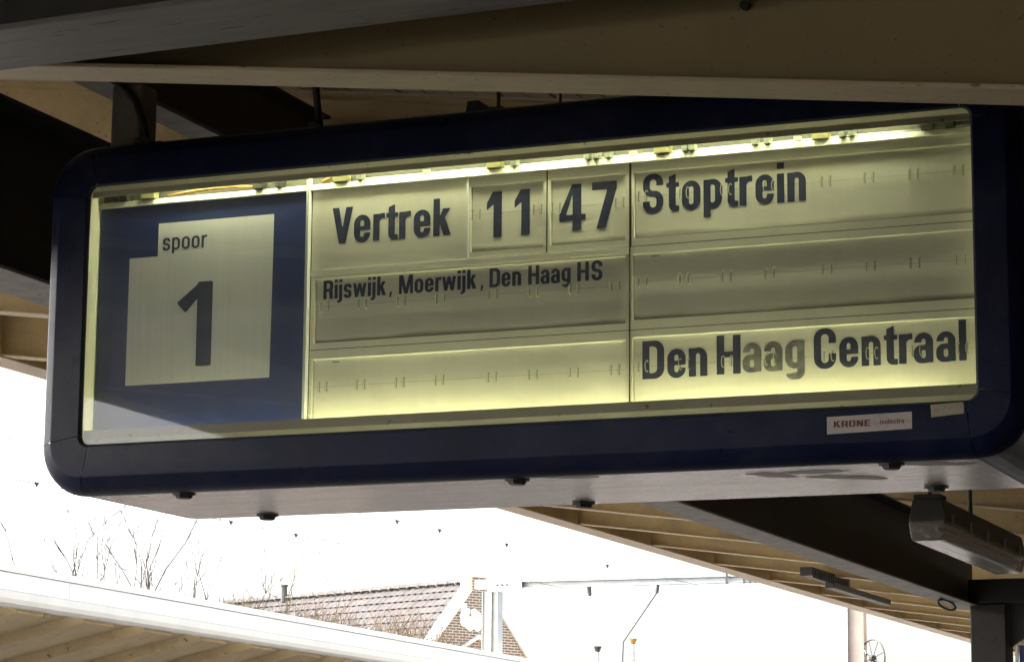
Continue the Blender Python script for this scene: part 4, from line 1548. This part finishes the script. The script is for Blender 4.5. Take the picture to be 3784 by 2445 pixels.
ar = MB(); ar.tube([(-8.45, 35.9, 4.33), wc + Vector((-.1, 0, .06))], .02, 6); ar.tube([wc, wc + Vector((.25, 0, -.25))], .03, 6); ar.build('wheel_arm', M['fixture'], pp)

for xx, yy_, zt, r_, lab in ((-12.62, 36.5, 4.50, .035, 'thin pole with orange cap standing left of the slanting steady arm'), (-13.15, 36.2, 4.36, .035, 'short grey topped pole near the bottom edge')):
    pl = thing('pole', (xx, yy_, -.8), lab, 'pole')
    mb = MB(); mb.tube([(xx, yy_, -.8), (xx, yy_, zt)], r_ * .8, 8); mb.build('shaft', M['pale_grille'], pl)
    mb = MB(); mb.tube([(xx, yy_, zt), (xx, yy_, zt + .09)], [r_, r_ * 2.0], 8)
    mb.build('cap', M['orange_plastic'] if 'orange' in lab else M['fixture'], pl)

def wire(pts, clamps, lab, name='contact_wire'):
    o = thing(name, pts[0], lab, 'overhead wire', 'overhead wires above the tracks')
    mb = MB(); mb.tube(pts, .0035, 4); mb.build('wire', M['fixture'], o)
    P0, P1 = Vector(pts[0]), Vector(pts[-1])
    for yv in clamps:
        u = (yv - P0.y) / (P1.y - P0.y)
        c = P0.lerp(P1, u)
        k = MB()
        k.hexa([c + Vector((-.012, -.03, .012)), c + Vector((.012, -.03, .012)), c + Vector((.012, .03, .012)), c + Vector((-.012, .03, .012))],
               [c + Vector((-.004, -.006, -.032)), c + Vector((.004, -.006, -.032)), c + Vector((.004, .006, -.032)), c + Vector((-.004, .006, -.032))])
        k.build('clamp', M['fixture'], o)
wire([(-11.35, 8, 4.66), (-11.35, 35.9, 4.95)], (15.6, 17.57, 19.6, 21.2), 'lower thin overhead wire with small clamps crossing the white sky at left')
wire([(-9.40, 8, 4.55), (-9.40, 35.9, 5.0)], (19.75, 20.9, 22.9, 26.4), 'upper thin overhead wire with small clamps crossing the white sky at centre')

# ================================================================== BARE TREES
def tree(base, h, seed, lean, label, spread=.5, mt='twig', levels=5, r0=.05):
    o = thing('bare_tree', base, label, 'tree', 'bare trees beyond the far canopy')
    rng = random.Random(seed)
    trunk, tw = MB(), MB()
    def grow(p, d, ln, r, lv):
        n = 4
        pts, rad = [p], [r]
        for k in range(n):
            d = (d + Vector((rng.uniform(-1, 1), rng.uniform(-1, 1), rng.uniform(-.4, .8))) * (.34 if lv else .06)).normalized()
            p = p + d * ln / n
            pts.append(p)
            rad.append(r * (1 - .55 * (k + 1) / n))
        (trunk if lv == 0 else tw).tube(pts, rad, 6 if lv < 2 else 3, cap=False)
        if lv >= levels: return
        for c in range(rng.choice((2, 3, 3)) + (1 if lv == 0 else 0)):
            u = rng.uniform(.45, 1.0)
            q = pts[min(n, int(u * n))]
            nd = (d + Vector((rng.uniform(-1, 1), rng.uniform(-1, 1), rng.uniform(-.1, .7))) * spread * 1.3).normalized()
            grow(q, nd, ln * rng.uniform(.5, .78), r * .55, lv + 1)
    grow(Vector(base), Vector((lean, 0, 1)).normalized(), h * .50, r0, 0)
    trunk.build('trunk', M[mt], o)
    tw.build('branches', M[mt], o)
    return o
def gz(px_x, Y):       # point on the ground for a given X
    return (px_x, Y, -.8)
TR = [(-25.75, 41, 10.0, 1, -.02, .22, 'twig', 'leaning bare sapling at the far left with only two thin limbs'),
      (-25.45, 41, 9.8, 2, -.02, .50, 'twig', 'bushy bare tree with many fine twigs left of the straight stemmed one'),
      (-24.95, 41, 10.7, 3, .0, .25, 'twig', 'tall bare tree with straight upright stems in front of the brightest sky'),
      (-24.3, 41, 9.7, 4, .0, .55, 'twig', 'short bare tree with dark curled twigs right above the canopy edge'),
      (-24.15, 41, 10.6, 5, .06, .40, 'twig', 'bare tree leaning right with a long bent limb'),
      (-22.9, 41, 9.5, 6, .02, .75, 'twig_green', 'greenish gnarled bare tree in front of the low reddish roof'),
      (-22.5, 41, 9.3, 7, .05, .8, 'twig_green', 'mossy bare tree just left of the tiled roof'),
      (-21.9, 41, 8.8, 8, .02, .95, 'twig_green', 'smallest bare tree with spreading crooked twigs before the tiled roof'),
      (-15.6, -22, 8.0, 11, .05, .6, 'twig', 'bare tree mirrored in the lower left corner of the board glass')]
for X_, Y_, h_, sd_, ln_, spr, mt_, lab in TR:
    tree((X_, Y_, -.8), h_, sd_, ln_, lab, spr, mt_, levels=2 if sd_ == 1 else 4)

# dense tangle of brown twigs in front of the left end of the roofs
sh = MB()
rng = random.Random(21)
for k in range(900):
    x_ = rng.uniform(-25.0, -18.6)
    y_ = 43 + rng.uniform(-1, 1)
    top = 6.35 - (x_ + 25.0) * .115 + rng.uniform(-.55, -.08) + .18 * math.sin(x_ * 3.1)
    p = Vector((x_, y_, top - rng.uniform(.5, 1.3)))
    d = Vector((rng.uniform(-.5, .5), rng.uniform(-.3, .3), 1)).normalized()
    pts = [p]
    L_ = (top - p.z) / 3
    for q in range(3):
        d = (d + Vector((rng.uniform(-.5, .5), rng.uniform(-.3, .3), rng.uniform(-.1, .3)))).normalized()
        p = p + d * L_
        pts.append(p)
    sh.tube(pts, [.012, .009, .006, .003], 3, cap=False)
for k in range(60):
    x_ = -25 + k * .107
    sh.tube([(x_, 43, -.8), (x_ + rng.uniform(-.3, .3), 43, 2.5), (x_ + rng.uniform(-.3, .3), 43, 5.4 - (x_ + 25) * .115)], [.03, .02, .012], 3, cap=False)
o = sh.build('thicket', M['twig_brown'], None)
tag(o, 'thicket of fine brown twigs in front of the left end of the roofs', 'shrubs', kind='stuff')
